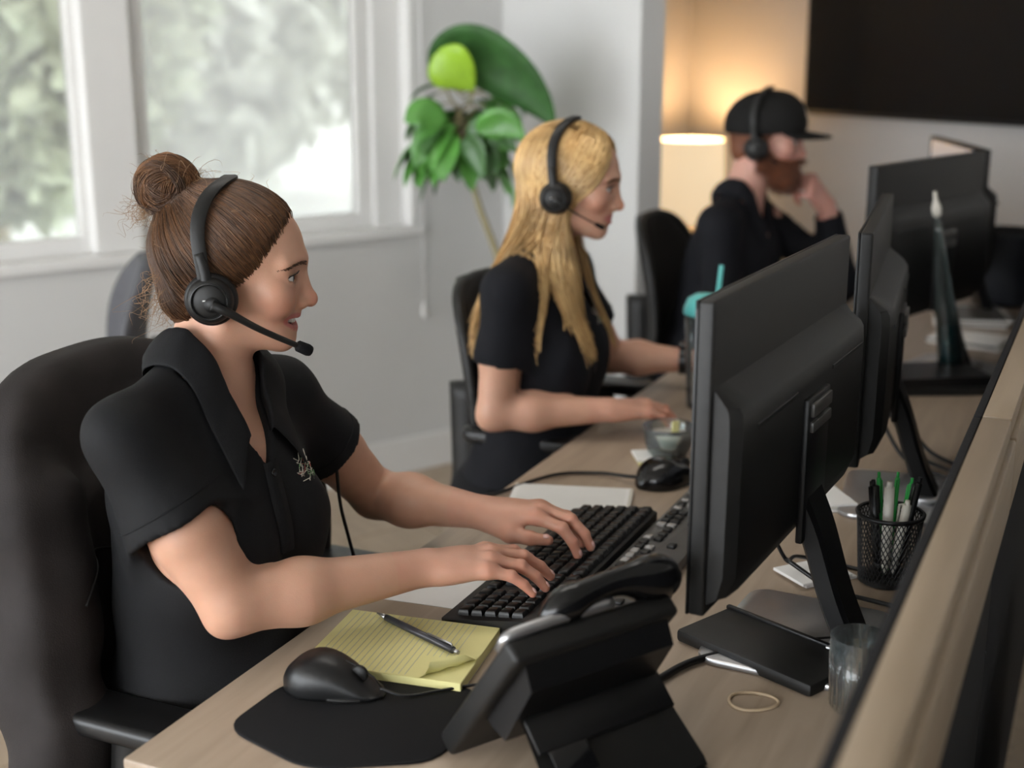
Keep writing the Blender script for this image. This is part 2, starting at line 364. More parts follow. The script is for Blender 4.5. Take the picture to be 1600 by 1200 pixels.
for i, (s, nn, h, rad, mm, lb) in enumerate([
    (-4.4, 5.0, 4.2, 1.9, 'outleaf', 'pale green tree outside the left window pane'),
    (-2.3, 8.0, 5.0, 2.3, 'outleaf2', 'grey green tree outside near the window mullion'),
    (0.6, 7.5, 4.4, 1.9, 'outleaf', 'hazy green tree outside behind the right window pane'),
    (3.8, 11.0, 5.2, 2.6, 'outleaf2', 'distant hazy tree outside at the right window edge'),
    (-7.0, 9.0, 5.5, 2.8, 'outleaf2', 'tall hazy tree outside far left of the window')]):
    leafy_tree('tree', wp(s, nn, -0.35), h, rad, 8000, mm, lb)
# ---------------------------------------------------------------- desk row and divider
dk = thing('desk', dp(0, 0, 0), RZD, 'long pale oak desk shared by the three seated workers', 'desk')
obj('worktop', box(0.80, 3.55, 0.03, (0.40, 1.775, DZ - 0.015), 0.004), 'desk', dk, 35, local=True)
for a in (0.06, 1.25, 2.45, 3.5):
    obj('leg', box(0.05, 0.05, DZ - 0.03, (0.06, a, (DZ-0.03)/2), 0.006), 'silver', dk, 35, local=True)
    obj('leg', box(0.05, 0.05, DZ - 0.03, (0.74, a, (DZ-0.03)/2), 0.006), 'silver', dk, 35, local=True)
    obj('cross_beam', box(0.64, 0.04, 0.05, (0.40, a, DZ - 0.06), 0.004), 'silver', dk, 35, local=True)
dv = thing('desk_divider', dp(0, 0.83, 0), RZD, 'low desk divider with charcoal panels and a beige wooden cap', 'divider')
ZT = 1.05
for i, (a0, a1) in enumerate(((-0.75, 0.69), (0.697, 2.1), (2.107, 3.55))):
    L_ = a1 - a0; am = (a0+a1)/2
    obj('panel', box(0.035, L_ - 0.004, ZT - 0.05, (0.014, am, (ZT-0.05)/2 + 0.02), 0.004), 'panelgrey', dv, 35, local=True)
    obj('edge_trim', box(0.010, L_, 0.035, (-0.006, am, ZT - 0.0185), 0.002), 'panelgrey', dv, 35, local=True)
    obj('cap', box(0.036, L_, 0.042, (0.018, am, ZT - 0.021), 0.003), 'cap', dv, 35, local=True)
    obj('outer_board', box(0.012, L_ - 0.004, 0.10, (0.038, am, ZT - 0.075), 0.003), 'cap', dv, 35, local=True)
# items on the far side of the divider
o = thing('side_cabinet', dp(0.5, 1.25, 0), RZD, 'dark cabinet on the far side of the divider', 'cabinet')
obj('body', box(0.45, 1.9, 0.60, (0, 0, 0.31), 0.006), 'blackm', o, 35, local=True)
obj('cabinet_top', box(0.47, 1.92, 0.025, (0, 0, 0.6225), 0.004), 'blackm', o, 35, local=True)
for k in range(3):
    d_ = obj('door', box(0.018, 0.6, 0.52, (-0.232, -0.63 + 0.63*k, 0.32), 0.003), 'blackm', o, 35, local=True)
    obj('handle', xf(tube([(0, -0.05, 0), (-0.02, -0.04, 0), (-0.02, 0.04, 0), (0, 0.05, 0)], 0.005, 8), (-0.241, -0.43 + 0.63*k, 0.5)), 'silver', d_, True, local=True)

# ---------------------------------------------------------------- monitors
def monitor(phi, near, W, zb, zt, label, on=True, base_shift=0.02, lean=0.11):
    """near = (x,y) of the end nearest the camera; phi = direction of the panel from +Y"""
    phi = math.radians(phi); d = np.array([math.sin(phi), math.cos(phi)]); c = np.array(near) + d * W / 2
    t = thing('monitor', (c[0], c[1], DZ), math.atan2(-math.cos(phi), -math.sin(phi)), label, 'monitor')
    # local: x along the panel (towards the camera), y to the back, z up
    h = zt - zb; z0 = zb - DZ; zc = z0 + h/2
    obj('housing', box(W, 0.020, h, (0, 0.010, zc), 0.004, 3), 'blackm', t, 35, local=True)
    obj('screen', box(W - 0.022, 0.002, h - 0.03, (0, -0.0007, zc + 0.004), 0), 'screen' if on else 'screenoff', t, False, local=True)
    obj('bezel', join(box(W, 0.004, 0.016, (0, -0.001, z0 + 0.008), 0.001), box(W, 0.004, 0.010, (0, -0.001, zt - DZ - 0.005), 0.001),
        box(0.010, 0.004, h, (W/2 - 0.005, -0.001, zc), 0.001), box(0.010, 0.004, h, (-W/2 + 0.005, -0.001, zc), 0.001)), 'black', t, 35, local=True)
    # deep rear casing with sloped shoulder
    prof = [(0.018, z0 + 0.012), (0.044, z0 + 0.022), (0.056, z0 + 0.05), (0.058, z0 + h*0.60), (0.056, z0 + h*0.655), (0.051, z0 + h*0.675), (0.019, z0 + h*0.735)]
    xs = [-W/2 + 0.006, -W/2 + 0.018, -W/2 + 0.05, W/2 - 0.05, W/2 - 0.018, W/2 - 0.006]; k_ = [0.55, 0.86, 1, 1, 0.86, 0.55]
    rings = []
    for x, kk in zip(xs, k_):
        rings.append([(x, 0.018 + (y - 0.018) * kk, z) for y, z in prof])
    cs = obj('rear_casing', loft(rings), 'blackm', t, 28, local=True)
    obj('stand_mount', box(0.10, 0.010, h*0.52, (0, 0.060, z0 + h*0.30), 0.003), 'black', cs, 35, local=True)
    obj('clip', box(0.085, 0.006, 0.018, (0, 0.067, z0 + h*0.52), 0.002), 'greykb', cs, 35, local=True)
    obj('clip', box(0.085, 0.006, 0.014, (0, 0.067, z0 + h*0.46), 0.002), 'greykb', cs, 35, local=True)
    for sx in (-1, 1):
        obj('vent', box(0.16, 0.004, 0.006, (sx*0.16, 0.057, z0 + h*0.60), 0.001), 'black', cs, False, local=True)
    # slanted neck and base
    path = [(0, 0.050, z0 + 0.07), (0, 0.072, z0 + 0.02), (0, 0.10, (z0)*0.55), (0, 0.085 + lean*0.4, 0.012)]
    pa = smooth_path(path, 5); hw_ = np.linspace(0.040, 0.033, len(pa)); tg = np.gradient(pa, axis=0); tg /= np.linalg.norm(tg, axis=1)[:, None]; nr_ = np.stack([0*tg[:, 0], -tg[:, 2], tg[:, 1]], 1)
    obj('neck', loft([[p + np.array([sx*w_, 0, 0]) + n_*sy for sx, sy in ((-1, -0.010), (-0.8, -0.015), (0.8, -0.015), (1, -0.010), (1, 0.010), (0.8, 0.015), (-0.8, 0.015), (-1, 0.010))] for p, w_, n_ in zip(pa, hw_, nr_)]), 'black', t, 30, local=True)
    obj('collar', box(0.095, 0.055, 0.016, (0, 0.085 + lean*0.4, 0.014), 0.005), 'silver', t, 35, local=True)
    obj('base', xf(prism(round_rect(0.26, 0.21, 0.03), 0.009, 0, 0.003), (0, 0.075 + base_shift - 0.01, 0.0005)), 'silver', t, 35, local=True)
    return t
monitor(28, (0.203, 1.442), 0.58, 0.871, 1.241, 'large black monitor seen from behind, nearest the camera', base_shift=-0.01)
monitor(18.4, (0.520, 2.00), 0.56, 0.868, 1.236, 'black monitor seen nearly edge-on behind the largest monitor')
monitor(43, (0.80, 3.03), 0.56, 0.868, 1.24, 'black monitor seen square from behind under the television')
monitor(2, (1.25, 3.60), 0.52, 0.868, 1.23, 'slim far monitor turned sideways, rightmost on the desk', on=True)

# ---------------------------------------------------------------- keyboard with single keys
KA, KB, KW, KD = 0.712, 0.240, 0.50, 0.150
kb = thing('keyboard', dp(KA, KB, DZ), RZD - math.pi/2, 'black full-size keyboard under the hands of the woman with a bun', 'keyboard')
# local x = towards the camera (sitter's right), y = away from the sitter
rings = []
for x, s in ((-KW/2, 0.9), (-KW/2 + 0.006, 1.0), (KW/2 - 0.006, 1.0), (KW/2, 0.9)):
    rings.append([(x, -KD/2 * s, 0.002), (x, KD/2 * s, 0.002), (x, KD/2 * s, 0.026), (x, KD/2*s - 0.012, 0.030), (x, -KD/2 * s + 0.03, 0.016), (x, -KD/2 * s, 0.010)])
obj('case', loft(rings), 'blackm', kb, 30, local=True)
kmesh = {}
def key(x, y, w):
    z = 0.016 + (y + KD/2 - 0.03) / (KD - 0.042) * 0.013
    kk = round(w, 4)
    if kk not in kmesh:
        v, f = loft([[(sx*(w/2 - ins), sy*(0.0082 - ins*0.8), zz) for sx, sy in ((-1, -1), (1, -1), (1, 1), (-1, 1))] for zz, ins in ((0, 0), (0.004, 0.0004), (0.0075, 0.0018), (0.0085, 0.003))])
        o = obj('key', (v, f), 'key', kb, 50, local=True); kmesh[kk] = o.data
    else:
        o = bpy.data.objects.new('key', kmesh[kk]); COL.objects.link(o); o.parent = kb
    o.location = (x, y, z); o.rotation_euler = (0.095, 0, 0)
U = 0.0210
for r in range(6):
    y = -KD/2 + 0.030 + r * 0.0205 + (0.004 if r == 5 else 0)
    if r == 0: ws = [1.25, 1.25, 1.25, 6.25, 1.25, 1.25, 1.25, 1.25]
    elif r == 1: ws = [2.25] + [1]*10 + [2.75]
    elif r == 2: ws = [1.75] + [1]*11 + [2.25]
    elif r == 3: ws = [1.5] + [1]*12 + [1.5]
    elif r == 4: ws = [1]*13 + [2]
    else: ws = [1]*15
    x = -KW/2 + 0.012
    for w_ in ws: key(x + w_*U/2, y, w_*U - 0.0022); x += w_*U
    for k in range(3):
        if r in (2,) or (r == 1 and k != 1): continue
        key(-KW/2 + 0.012 + 15.25*U + (k+0.5)*U, y, U - 0.0022)
    if r < 5:
        for k in range(4): key(-KW/2 + 0.012 + 18.6*U + (k+0.5)*U*1.02, y, U - 0.0022)
# low grey multimedia keyboard lying behind it
kb2 = thing('keyboard', dp(0.86, 0.366, DZ), RZD - math.pi/2 - 0.01, 'narrow grey keyboard with glossy worn keys beside the large monitor', 'keyboard')
obj('case', xf(prism(round_rect(0.66, 0.092, 0.008), 0.018, 0, 0.003), (0, 0, 0.002)), 'greykb', kb2, 35, local=True)
gm = None
for i in range(30):
    for j in range(3):
        if random.random() < (0.18 if j < 2 else 0.6): continue
        if gm is None:
            o = obj('key', box(0.0155, 0.013, 0.006, (0, 0, 0.003), 0.0015), 'glosskey', kb2, 50, local=True); gm = [o.data, o.data.copy()]; gm[1].materials[0] = M['key']
        else:
            o = bpy.data.objects.new('key', gm[0 if random.random() < 0.4 else 1]); COL.objects.link(o); o.parent = kb2
        o.location = (-0.31 + i*0.0213, -0.030 + j*0.017 + (0.012 if j == 2 else 0), 0.019); o.rotation_euler = (random.uniform(-.05, .05), random.uniform(-.05, .05), random.uniform(-.06, .06))
obj('foot', box(0.62, 0.012, 0.004, (0, 0.02, 0.002), 0.001), 'black', kb2, 35, local=True)

# ---------------------------------------------------------------- mice, pads, papers
def mouse(loc, rz, s, label, m='rubber', mb='blackm'):
    t = thing('computer_mouse', loc, rz, label, 'mouse')
    n = 28; rings = []
    for i in range(15):
        u = i / 14; x = (u - 0.5) * 0.115
        e = max(0.02, 1 - abs(2*u - 1)**2.6) ** 0.5
        wd_ = (0.031 + 0.005*math.cos((u-0.25)*6)) * e; hh = (0.037 - 0.016*(u - 0.32)**2*6) * e**0.9
        ring = []
        for k in range(n):
            a = 2*math.pi*k/n; cy, sz = math.cos(a), math.sin(a)
            ring.append((x*s, wd_*s*np.sign(cy)*abs(cy)**0.75, s*(0.004 + (hh*max(0, sz)**0.8 if sz > 0 else -0.0035))))
        rings.append(ring)
    obj('shell', loft(rings), m, t, True, local=True)
    obj('scroll_wheel', xf(lathe([(0.008*s, -0.003*s), (0.0095*s, -0.001*s), (0.0095*s, 0.001*s), (0.008*s, 0.003*s)], 18), (0.030*s, 0, 0.0225*s), Rx(math.pi/2)), mb, t, True, local=True)
    obj('button_seam', tube([(0.054*s, 0, 0.010*s), (0.046*s, 0, 0.0205*s), (0.030*s, 0, 0.0295*s), (0.015*s, 0, 0.0352*s)], 0.0008*s, 6), mb, t, True, local=True)
    obj('skirt', xf(prism([(0.054*s*math.cos(a)*abs(math.cos(a))**0.0, 0.030*s*math.sin(a)) for a in np.linspace(0, 2*math.pi, 32, endpoint=False)], 0.004*s, 0), (0, 0, 0)), mb, t, True, local=True)
    return t
mp_ = thing('mouse_pad', dp(0.19, 0.185, DZ), RZD, 'black cloth mouse pad with rounded corners at the desk front', 'mouse pad')
# local x=b, y=a
pp = []
base = [(-0.118, -0.088), (0.02, -0.128), (0.15, -0.05), (0.12, 0.125), (-0.07, 0.086), (-0.116, 0.03)]
for i in range(len(base)):
    p0, p1, p2 = [np.array(base[(i+k) % len(base)]) for k in (-1, 0, 1)]
    a = p1 + (p0-p1)*0.25; c = p1 + (p2-p1)*0.25
    for t_ in np.linspace(0, 1, 6): pp.append(tuple((1-t_)**2*a + 2*t_*(1-t_)*p1 + t_**2*c))
obj('cloth_top', prism(pp, 0.003, 0.0012, 0.0008), 'padblk', mp_, 35, local=True)
obj('rubber_base', prism([(x*0.995, y*0.995) for x, y in pp], 0.0012, 0), 'rubber', mp_, 35, local=True)
ms = mouse(dp(0.235, 0.135, DZ + 0.0045), math.radians(-18), 1.18, 'black computer mouse on the black mouse pad')
w0 = dp(0.235, 0.135, DZ)
obj('mouse_cable', tube(smooth_path([w0 + [0.058, -0.02, 0.016], w0 + [0.09, -0.025, 0.008], w0 + [0.13, -0.01, 0.007], w0 + [0.19, 0.01, 0.007], w0+[0.235, 0.0, 0.012]]), 0.0019, 8), 'rubber', ms)
m2 = mouse(dp(1.185, 0.262, DZ + 0.0005), RZD + math.radians(60), 1.25, 'glossy black computer mouse at the far end of the keyboard', 'blackg')
cb = smooth_path([dp(1.14, 0.22, DZ+0.018), dp(1.152, 0.19, DZ + 0.012), dp(1.165, 0.13, DZ+0.006), dp(1.12, 0.06, DZ+0.006), dp(0.99, 0.012, DZ+0.006), dp(0.93, -0.004, DZ + 0.004), dp(0.9, -0.02, DZ-0.08), dp(0.88, 0.0, DZ-0.3)])
o = obj('mouse_cable', tube(cb, 0.0036, 8), 'rubber', m2)
# yellow legal pad with a curled corner and printed rules
yp = thing('notepad', dp(0.362, 0.163, DZ), RZD + math.radians(8), 'yellow ruled legal pad with a curled corner', 'notepad')
pw, ph_ = 0.215, 0.168
obj('sheets', box(pw, ph_, 0.014, (0, 0, 0.0075), 0.0008, 1), 'yellow', yp, False, local=True)
obj('cardboard_back', box(pw, ph_, 0.001, (0, 0, 0.0006), 0), 'penwhite', yp, False, local=True)
V, F = [], []; nx, ny = 24, 8     # loose top sheet whose near right corner rolls up
for i in range(nx + 1):
    for j in range(ny + 1):
        x = -pw/2 + pw*i/nx; y = -ph_/2 + ph_*j/ny
        d_ = ((x - pw/2) * 0.78 - (y + ph_/2) * 0.62) + 0.045
        if d_ > 0:
            r_ = 0.0078; th_ = d_ / r_
            px, py = x - 0.78*d_, y + 0.62*d_
            V.append((px + 0.78*r_*math.sin(th_), py - 0.62*r_*math.sin(th_), 0.0152 + r_*(1 - math.cos(th_))))
        else: V.append((x, y, 0.0152))
for i in range(nx):
    for j in range(ny): F.append((i*(ny+1)+j, (i+1)*(ny+1)+j, (i+1)*(ny+1)+j+1, i*(ny+1)+j+1))
obj('top_sheet', (V, F), 'yellow', yp, True, local=True)
obj('ruled_lines', join(*[box(0.0007, ph_*(0.97 if x < 0.04 else 0.62), 0.0002, (x, 0 if x < 0.04 else 0.03, 0.0154)) for x in np.arange(-0.095, 0.08, 0.0085)]), 'ruled', yp, False, local=True)
def pen(name, p0, p1, r, m, label, tip='silver', parent=None):
    p0, p1 = np.array(p0, float), np.array(p1, float); d = p1 - p0
    t = thing(name, p0, 0, label, 'pen')
    obj('barrel', tube([p0 + d*0.12, p0 + d*0.4, p0 + d*0.94], [r*0.92, r, r*0.95], 12), m, t)
    obj('tip', tube([p0, p0 + d*0.06, p0 + d*0.12], [r*0.2, r*0.55, r*0.9], 12), tip, t)
    obj('cap_button', tube([p0 + d*0.94, p0 + d], [r*0.6, r*0.55], 10), tip, t)
    n = np.cross(d, (0, 0, 1)); up = np.cross(n, d); up /= np.linalg.norm(up) + 1e-9
    obj('clip', tube([p0 + d*0.93 + up*r*0.9, p0 + d*0.92 + up*r*1.5, p0 + d*0.64 + up*r*1.25], r*0.28, 8), tip, t)
    return t
M['penblk'] = mat('dark_grey_pen', (0.05, 0.05, 0.058), 0.3, noise=(50, 0.1), metal=0.3)
pen('pen', dp(0.424, 0.088, DZ + 0.0205), dp(0.360, 0.245, DZ + 0.0205), 0.005, 'penblk', 'dark grey ballpoint pen lying on the yellow pad')
# white ruled notebook and loose sheet
nb = thing('notebook', dp(1.0, 0.14, DZ), RZD + math.radians(16), 'white ruled notepad beyond the keyboard, behind the hands', 'notepad')
obj('sheets', box(0.21, 0.15, 0.008, (0, 0, 0.0045), 0.0008, 1), 'white', nb, False, local=True)
obj('ruled_lines', join(*[box(0.19, 0.0006, 0.0002, (0, y, 0.0087)) for y in np.arange(-0.065, 0.07, 0.0075)]), 'ruled', nb, False, local=True)
obj('torn_edge', join(*[box(0.006, 0.003, 0.0015, (0.105, y, 0.0085 + 0.001*random.random())) for y in np.arange(-0.07, 0.07, 0.004)]), 'penwhite', nb, False, local=True)
sh = obj('paper_sheet', xf(box(0.14, 0.21, 0.0008, (0, 0, 0.0006)), dp(0.62, 0.105, DZ), Rz(RZD + 0.1)), 'white', None, False)
tag(sh, 'loose white sheet of paper under the typing wrists', 'paper')

# ---------------------------------------------------------------- desk phone seen from behind
PR = math.atan2(0.58, 0.815)
ph = thing('desk_phone', (0.040, 1.402, DZ), PR, 'black desk phone on its stand seen from behind, nearest the camera', 'phone')
# local x = width, y = away from the camera (towards the sitter)
tl = math.radians(38)
Rt = Rx(tl)
def pl(x, y, z): return Rt @ np.array([x, y, z]) + np.array([0, 0.045, 0.012])
face = xf(box(0.225, 0.030, 0.215, (0, 0.0, 0.1075), 0.007, 3), (0, 0.045, 0.010), Rt)
obj('face_housing', face, 'blackm', ph, 40, local=True)
obj('display', xf(box(0.11, 0.004, 0.06, (-0.04, 0.0165, 0.165), 0.001), (0, 0.045, 0.010), Rt), 'screenoff', ph, False, local=True)
km = None
for i in range(4):
    for j in range(3):
        b_ = xf(box(0.016, 0.006, 0.011, (0.0, 0.016, 0.0), 0.002), (0, 0, 0))
        if km is None: o = obj('button', b_, 'greykb', ph, 40, local=True); km = o.data
        else: o = bpy.data.objects.new('button', km); COL.objects.link(o); o.parent = ph
        o.location = (Rt @ np.array([-0.005 - j*0.024, 0, 0.04 + i*0.022]) + np.array([0, 0.045, 0.010])).tolist(); o.rotation_euler = (tl, 0, 0)
obj('rim', xf(tube(smooth_path([(-0.106, 0.016, 0.19), (-0.10, 0.018, 0.213), (-0.02, 0.018, 0.219), (0.03, 0.018, 0.219)], 5), 0.0065, 10), (0, 0.045, 0.010), Rt), 'silver', ph, True, local=True)
obj('rear_body', xf(loft([[(x, -0.012, 0.085), (x, -0.012, 0.205), (x, -0.040, 0.190), (x, -0.050, 0.10)] for x in (-0.098, 0.098)]), (0, 0.045, 0.010), Rt), 'black', ph, 30, local=True)
st0 = Rt @ np.array([0, -0.045, 0.125]) + np.array([0, 0.045, 0.010])
sx0, sx1 = -0.085, 0.10
plate = [(sx0, st0[1], st0[2]), (sx1, st0[1], st0[2]), (sx1 + 0.012, -0.150, 0.004), (sx0 - 0.01, -0.150, 0.004)]
pn = np.array([0, 0.006, 0.008])
stand = obj('stand_plate', loft([[np.array(p) + pn*0 for p in plate], [np.array(p) + pn for p in plate]]), 'blackm', ph, 30, local=True)
def on_plate(u, v): return np.array(plate[0])*(1-u)*(1-v) + np.array(plate[1])*u*(1-v) + np.array(plate[2])*u*v + np.array(plate[3])*(1-u)*v
sl_ = math.atan2(st0[2] - 0.004, st0[1] + 0.150)
obj('cable_slot', xf(box(0.05, 0.045, 0.003, (0, 0, 0.0085), 0.001), on_plate(0.2, 0.45), Rx(sl_)), 'screenoff', stand, 30, local=True)
obj('stand_ridge', xf(box(0.19, 0.055, 0.006, (0, 0, 0.008), 0.002), on_plate(0.5, 0.12), Rx(sl_)), 'black', stand, 30, local=True)
obj('stand_foot', box(0.20, 0.02, 0.006, (0.006, -0.148, 0.0035), 0.002), 'rubber', ph, 40, local=True)
# handset lying across the top edge, its rounded end overhanging on the right
hx = np.linspace(-0.055, 0.135, 17); hp = [(x, 0.026 + 0.010*math.sin((x + 0.055)/0.19*math.pi), 0.205 + 0.020*math.sin((x + 0.055)/0.19*math.pi)) for x in hx]
hs = obj('handset', xf(tube(hp, [0.006, 0.019, 0.021, 0.0165, 0.015, 0.015, 0.017, 0.024, 0.027, 0.025, 0.010], 18, sx=1.2, up=(0, 1, 0)), (0, 0.045, 0.010), Rt), 'blackg', ph, True, local=True)
obj('earpiece', xf(lathe([(0.020, 0), (0.026, 0.004), (0.026, 0.016), (0.018, 0.020)], 24), Rt @ np.array([0.105, 0.030, 0.19]) + [0, 0.045, 0.010], Rt), 'blackm', hs, True, local=True)
cordp = []
for i in range(140):
    u = i/139; cordp.append((0.10 + 0.10*u + 0.006*math.cos(i*0.9), 0.12 + 0.03*math.sin(u*3) + 0.006*math.sin(i*0.9), 0.010 + 0.0*u))
obj('coil_cord', tube(cordp, 0.0016, 5), 'black', ph, True, local=True)

# ---------------------------------------------------------------- pen cup, tumbler, rubber band, cables
pc = thing('pen_cup', dp(0.88, 0.70, DZ), 0, 'black wire-mesh pen cup full of pens by the divider', 'pen cup')
Rc, Hc = 0.048, 0.108
def rc(z): return 0.040 + (Rc - 0.040) * z / Hc
obj('rim', xf(lathe([(Rc - 0.0025, Hc - 0.002), (Rc + 0.002, Hc - 0.003), (Rc + 0.003, Hc + 0.001), (Rc, Hc + 0.0035), (Rc - 0.0025, Hc + 0.002)], 40, cap=False), (0, 0, 0)), 'black', pc, True, local=True)
obj('bottom', lathe([(0.0385, 0.001), (0.041, 0.002), (0.041, 0.010), (0.0385, 0.011)], 40), 'black', pc, 40, local=True)
wires = []
for sgn in (-1, 1):
    for i in range(44):
        pts = []
        for k in range(9):
            z = 0.006 + (Hc - 0.006) * k / 8; a = 2*math.pi*i/44 + sgn * 1.1 * k/8; pts.append((rc(z)*math.cos(a), rc(z)*math.sin(a), z))
        wires.append(tube(pts, 0.00085, 4, caps=False))
wm = obj('wire_mesh', join(*wires), 'black', pc, True, local=True); wm['kind'] = 'stuff'
pcb = dp(0.88, 0.70, DZ + 0.013)
for i, (ang, r0, tilt, ln, rad, mm, lb) in enumerate([
    (200, 0.02, 0.024, 0.150, 0.0055, 'black', 'black pen at the left of the mesh pen cup'),
    (170, 0.022, 0.014, 0.142, 0.0055, 'black', 'second black pen at the left of the mesh pen cup'),
    (120, 0.018, 0.018, 0.150, 0.004, 'green', 'green pen at the back of the mesh pen cup'),
    (240, 0.012, 0.010, 0.148, 0.008, 'penwhite', 'fat white marker at the middle of the mesh pen cup'),
    (330, 0.015, 0.015, 0.118, 0.007, 'penwhite', 'short white marker at the front of the mesh pen cup'),
    (60, 0.018, 0.018, 0.150, 0.004, 'green', 'bright green pen at the right of the mesh pen cup'),
    (20, 0.022, 0.02, 0.145, 0.004, 'green', 'green pen leaning to the right in the mesh pen cup'),
    (350, 0.024, 0.024, 0.152, 0.0055, 'black', 'black pen leaning right in the mesh pen cup')]):
    a = math.radians(ang); d_ = np.array([math.cos(a), math.sin(a), 0])
    p0 = pcb + d_*r0*0.6; p1 = pcb + d_*(r0 + tilt*0.6) + np.array([0, 0, ln])
    pen('marker' if rad > 0.006 else 'pen', p0, p1, rad, mm, lb, tip=mm)
tb = thing('tumbler', (0.418, 1.482, DZ), 0, 'clear ribbed tumbler half hidden by the divider', 'glass')
obj('glass_wall', lathe([(0.030, 0.001), (0.032, 0.004), (0.036, 0.095), (0.0335, 0.095), (0.029, 0.008), (0.004, 0.007)], 40, cap=False), 'cupglass', tb, True, local=True)
obj('ribs', join(*[tube([(0.0322*math.cos(a), 0.0322*math.sin(a), 0.006), (0.0352*math.cos(a), 0.0352*math.sin(a), 0.078)], 0.0012, 5) for a in np.linspace(0, 2*math.pi, 24, endpoint=False)]), 'cupglass', tb, True, local=True)
rb = []
for k in range(49):
    a = 2*math.pi*k/48; rb.append((0.293 + 0.030*math.cos(a) + 0.003*math.cos(2*a), 1.495 + 0.023*math.sin(a), DZ + 0.0022))
tag(obj('rubber_band', tube(rb, 0.0021, 6, caps=False), 'band'), 'tan rubber band lying on the desk by the phone', 'rubber band')
def cable(name, pts, r, label, m='rubber', cat='cable'):
    return tag(obj(name, tube(smooth_path(pts), r, 8), m), label, cat)
cable('power_cable', [(0.17, 1.53, DZ+0.006), (0.24, 1.60, DZ+0.006), (0.34, 1.64, DZ+0.006), (0.46, 1.66, DZ+0.006), (0.53, 1.60, DZ+0.006)], 0.005, 'thick black cable curving behind the desk phone')
tray = thing('dock', dp(0.555, 0.60, DZ), RZD - 0.42, 'flat black docking unit lying by the tumbler', 'dock')
obj('case', box(0.22, 0.11, 0.018, (0, 0, 0.0095), 0.005), 'blackm', tray, 35, local=True)
obj('lid_edge', box(0.222, 0.008, 0.006, (0, 0.054, 0.019), 0.002), 'black', tray, 35, local=True)
cable('cable', [(0.40, 1.84, DZ+0.05), (0.46, 1.80, DZ+0.02), (0.53, 1.78, DZ+0.006), (0.60, 1.72, DZ+0.006), (0.62, 1.62, DZ+0.006)], 0.0035, 'black cable looping below the large monitor stand')
cable('cable', [(0.36, 1.86, DZ+0.13), (0.40, 1.84, DZ+0.05), (0.43, 1.90, DZ+0.03), (0.50, 1.93, DZ+0.005), (0.62, 1.84, DZ+0.005)], 0.003, 'thin black cable hanging from the large monitor')
for k, lb in enumerate(('black cable tangle left strand behind the edge-on monitor', 'black cable tangle middle strand behind the edge-on monitor', 'black cable tangle right strand behind the edge-on monitor')):
    cable('cable', [(0.70 + 0.02*k, 2.50, DZ+0.10), (0.74 + 0.03*k, 2.42 + 0.03*k, DZ+0.02), (0.80 + 0.02*k, 2.34 + 0.04*k, DZ+0.006), (0.86, 2.20 + 0.08*k, DZ+0.006), (0.80 - 0.03*k, 2.12 + 0.1*k, DZ+0.006)], 0.004, lb)
# small papers and boxes on the cluttered desk
def stack(name, loc, rz, sx, sy, n, m, label, cat='papers', t0=0.004):
    t = thing(name, loc, rz, label, cat); z = 0.0005
    for k in range(n):
        h = t0 * random.uniform(0.8, 1.4)
        obj('sheet', xf(box(sx*random.uniform(.9, 1), sy*random.uniform(.9, 1), h, (0, 0, z + h/2), 0.0006, 1), (random.uniform(-.006, .006), random.uniform(-.006, .006), 0), Rz(random.uniform(-.08, .08))), m if isinstance(m, str) else m[k % len(m)], t, False, local=True); z += h + 0.0003
    return t
stack('paper_stack', (0.455, 1.90, DZ), 0.5, 0.10, 0.08, 2, 'white', 'white note slips beside the large monitor stand')
stack('paper_stack', (0.53, 2.22, DZ), 0.2, 0.13, 0.10, 3, ['white', 'penwhite'], 'pale papers behind the mesh pen cup')
stack('paper_stack', dp(2.18, 0.50, DZ), RZD+0.3, 0.22, 0.16, 3, ['white', 'greykb', 'white'], 'papers piled below the tapered bottle')
stack('book_stack', dp(2.10, 0.60, DZ), RZD+0.5, 0.24, 0.17, 2, ['blackm', 'black'], 'black binders lying on the desk by the divider', 'binders', 0.022)
stack('paper_stack', dp(2.62, 0.63, DZ), RZD-0.2, 0.2, 0.14, 4, ['white', 'penwhite', 'greykb'], 'mixed papers on the far desk by the divider')
stack('paper_stack', dp(2.92, 0.60, DZ), RZD+0.2, 0.2, 0.2, 5, ['white', 'greykb', 'penwhite'], 'far pile of papers near the black bin')
stack('paper_stack', dp(1.30, 0.19, DZ), RZD+0.6, 0.07, 0.07, 2, ['yellow', 'white'], 'yellow and white sticky notes beside the glass bowl')
# tapered bottle leaning in front of the far monitor
bt = thing('bottle', (1.045, 3.10, DZ + 0.0125), 0, 'slender tapered green-grey glass bottle with a pale stopper', 'bottle')
Rb = Ry(-0.17)
obj('glass_body', xf(lathe([(0.002, 0.0), (0.026, 0.0), (0.030, 0.008), (0.029, 0.06), (0.023, 0.16), (0.014, 0.29), (0.009, 0.34), (0.0075, 0.38)], 28), (0, 0, 0.004), Rb), 'bottleglass', bt, True, local=True)
obj('liquid', xf(lathe([(0.002, 0.004), (0.023, 0.004), (0.0255, 0.012), (0.0245, 0.06), (0.021, 0.12)], 24), (0, 0, 0.004), Rb), mat('dark_teal_liquid', (0.01, 0.05, 0.06), 0.1, noise=(20, .1)), bt, True, local=True)
obj('stopper', xf(lathe([(0.0065, 0.375), (0.010, 0.382), (0.0115, 0.395), (0.008, 0.408), (0.005, 0.415), (0.004, 0.435)], 20), (0, 0, 0.004), Rb), 'penwhite', bt, True, local=True)
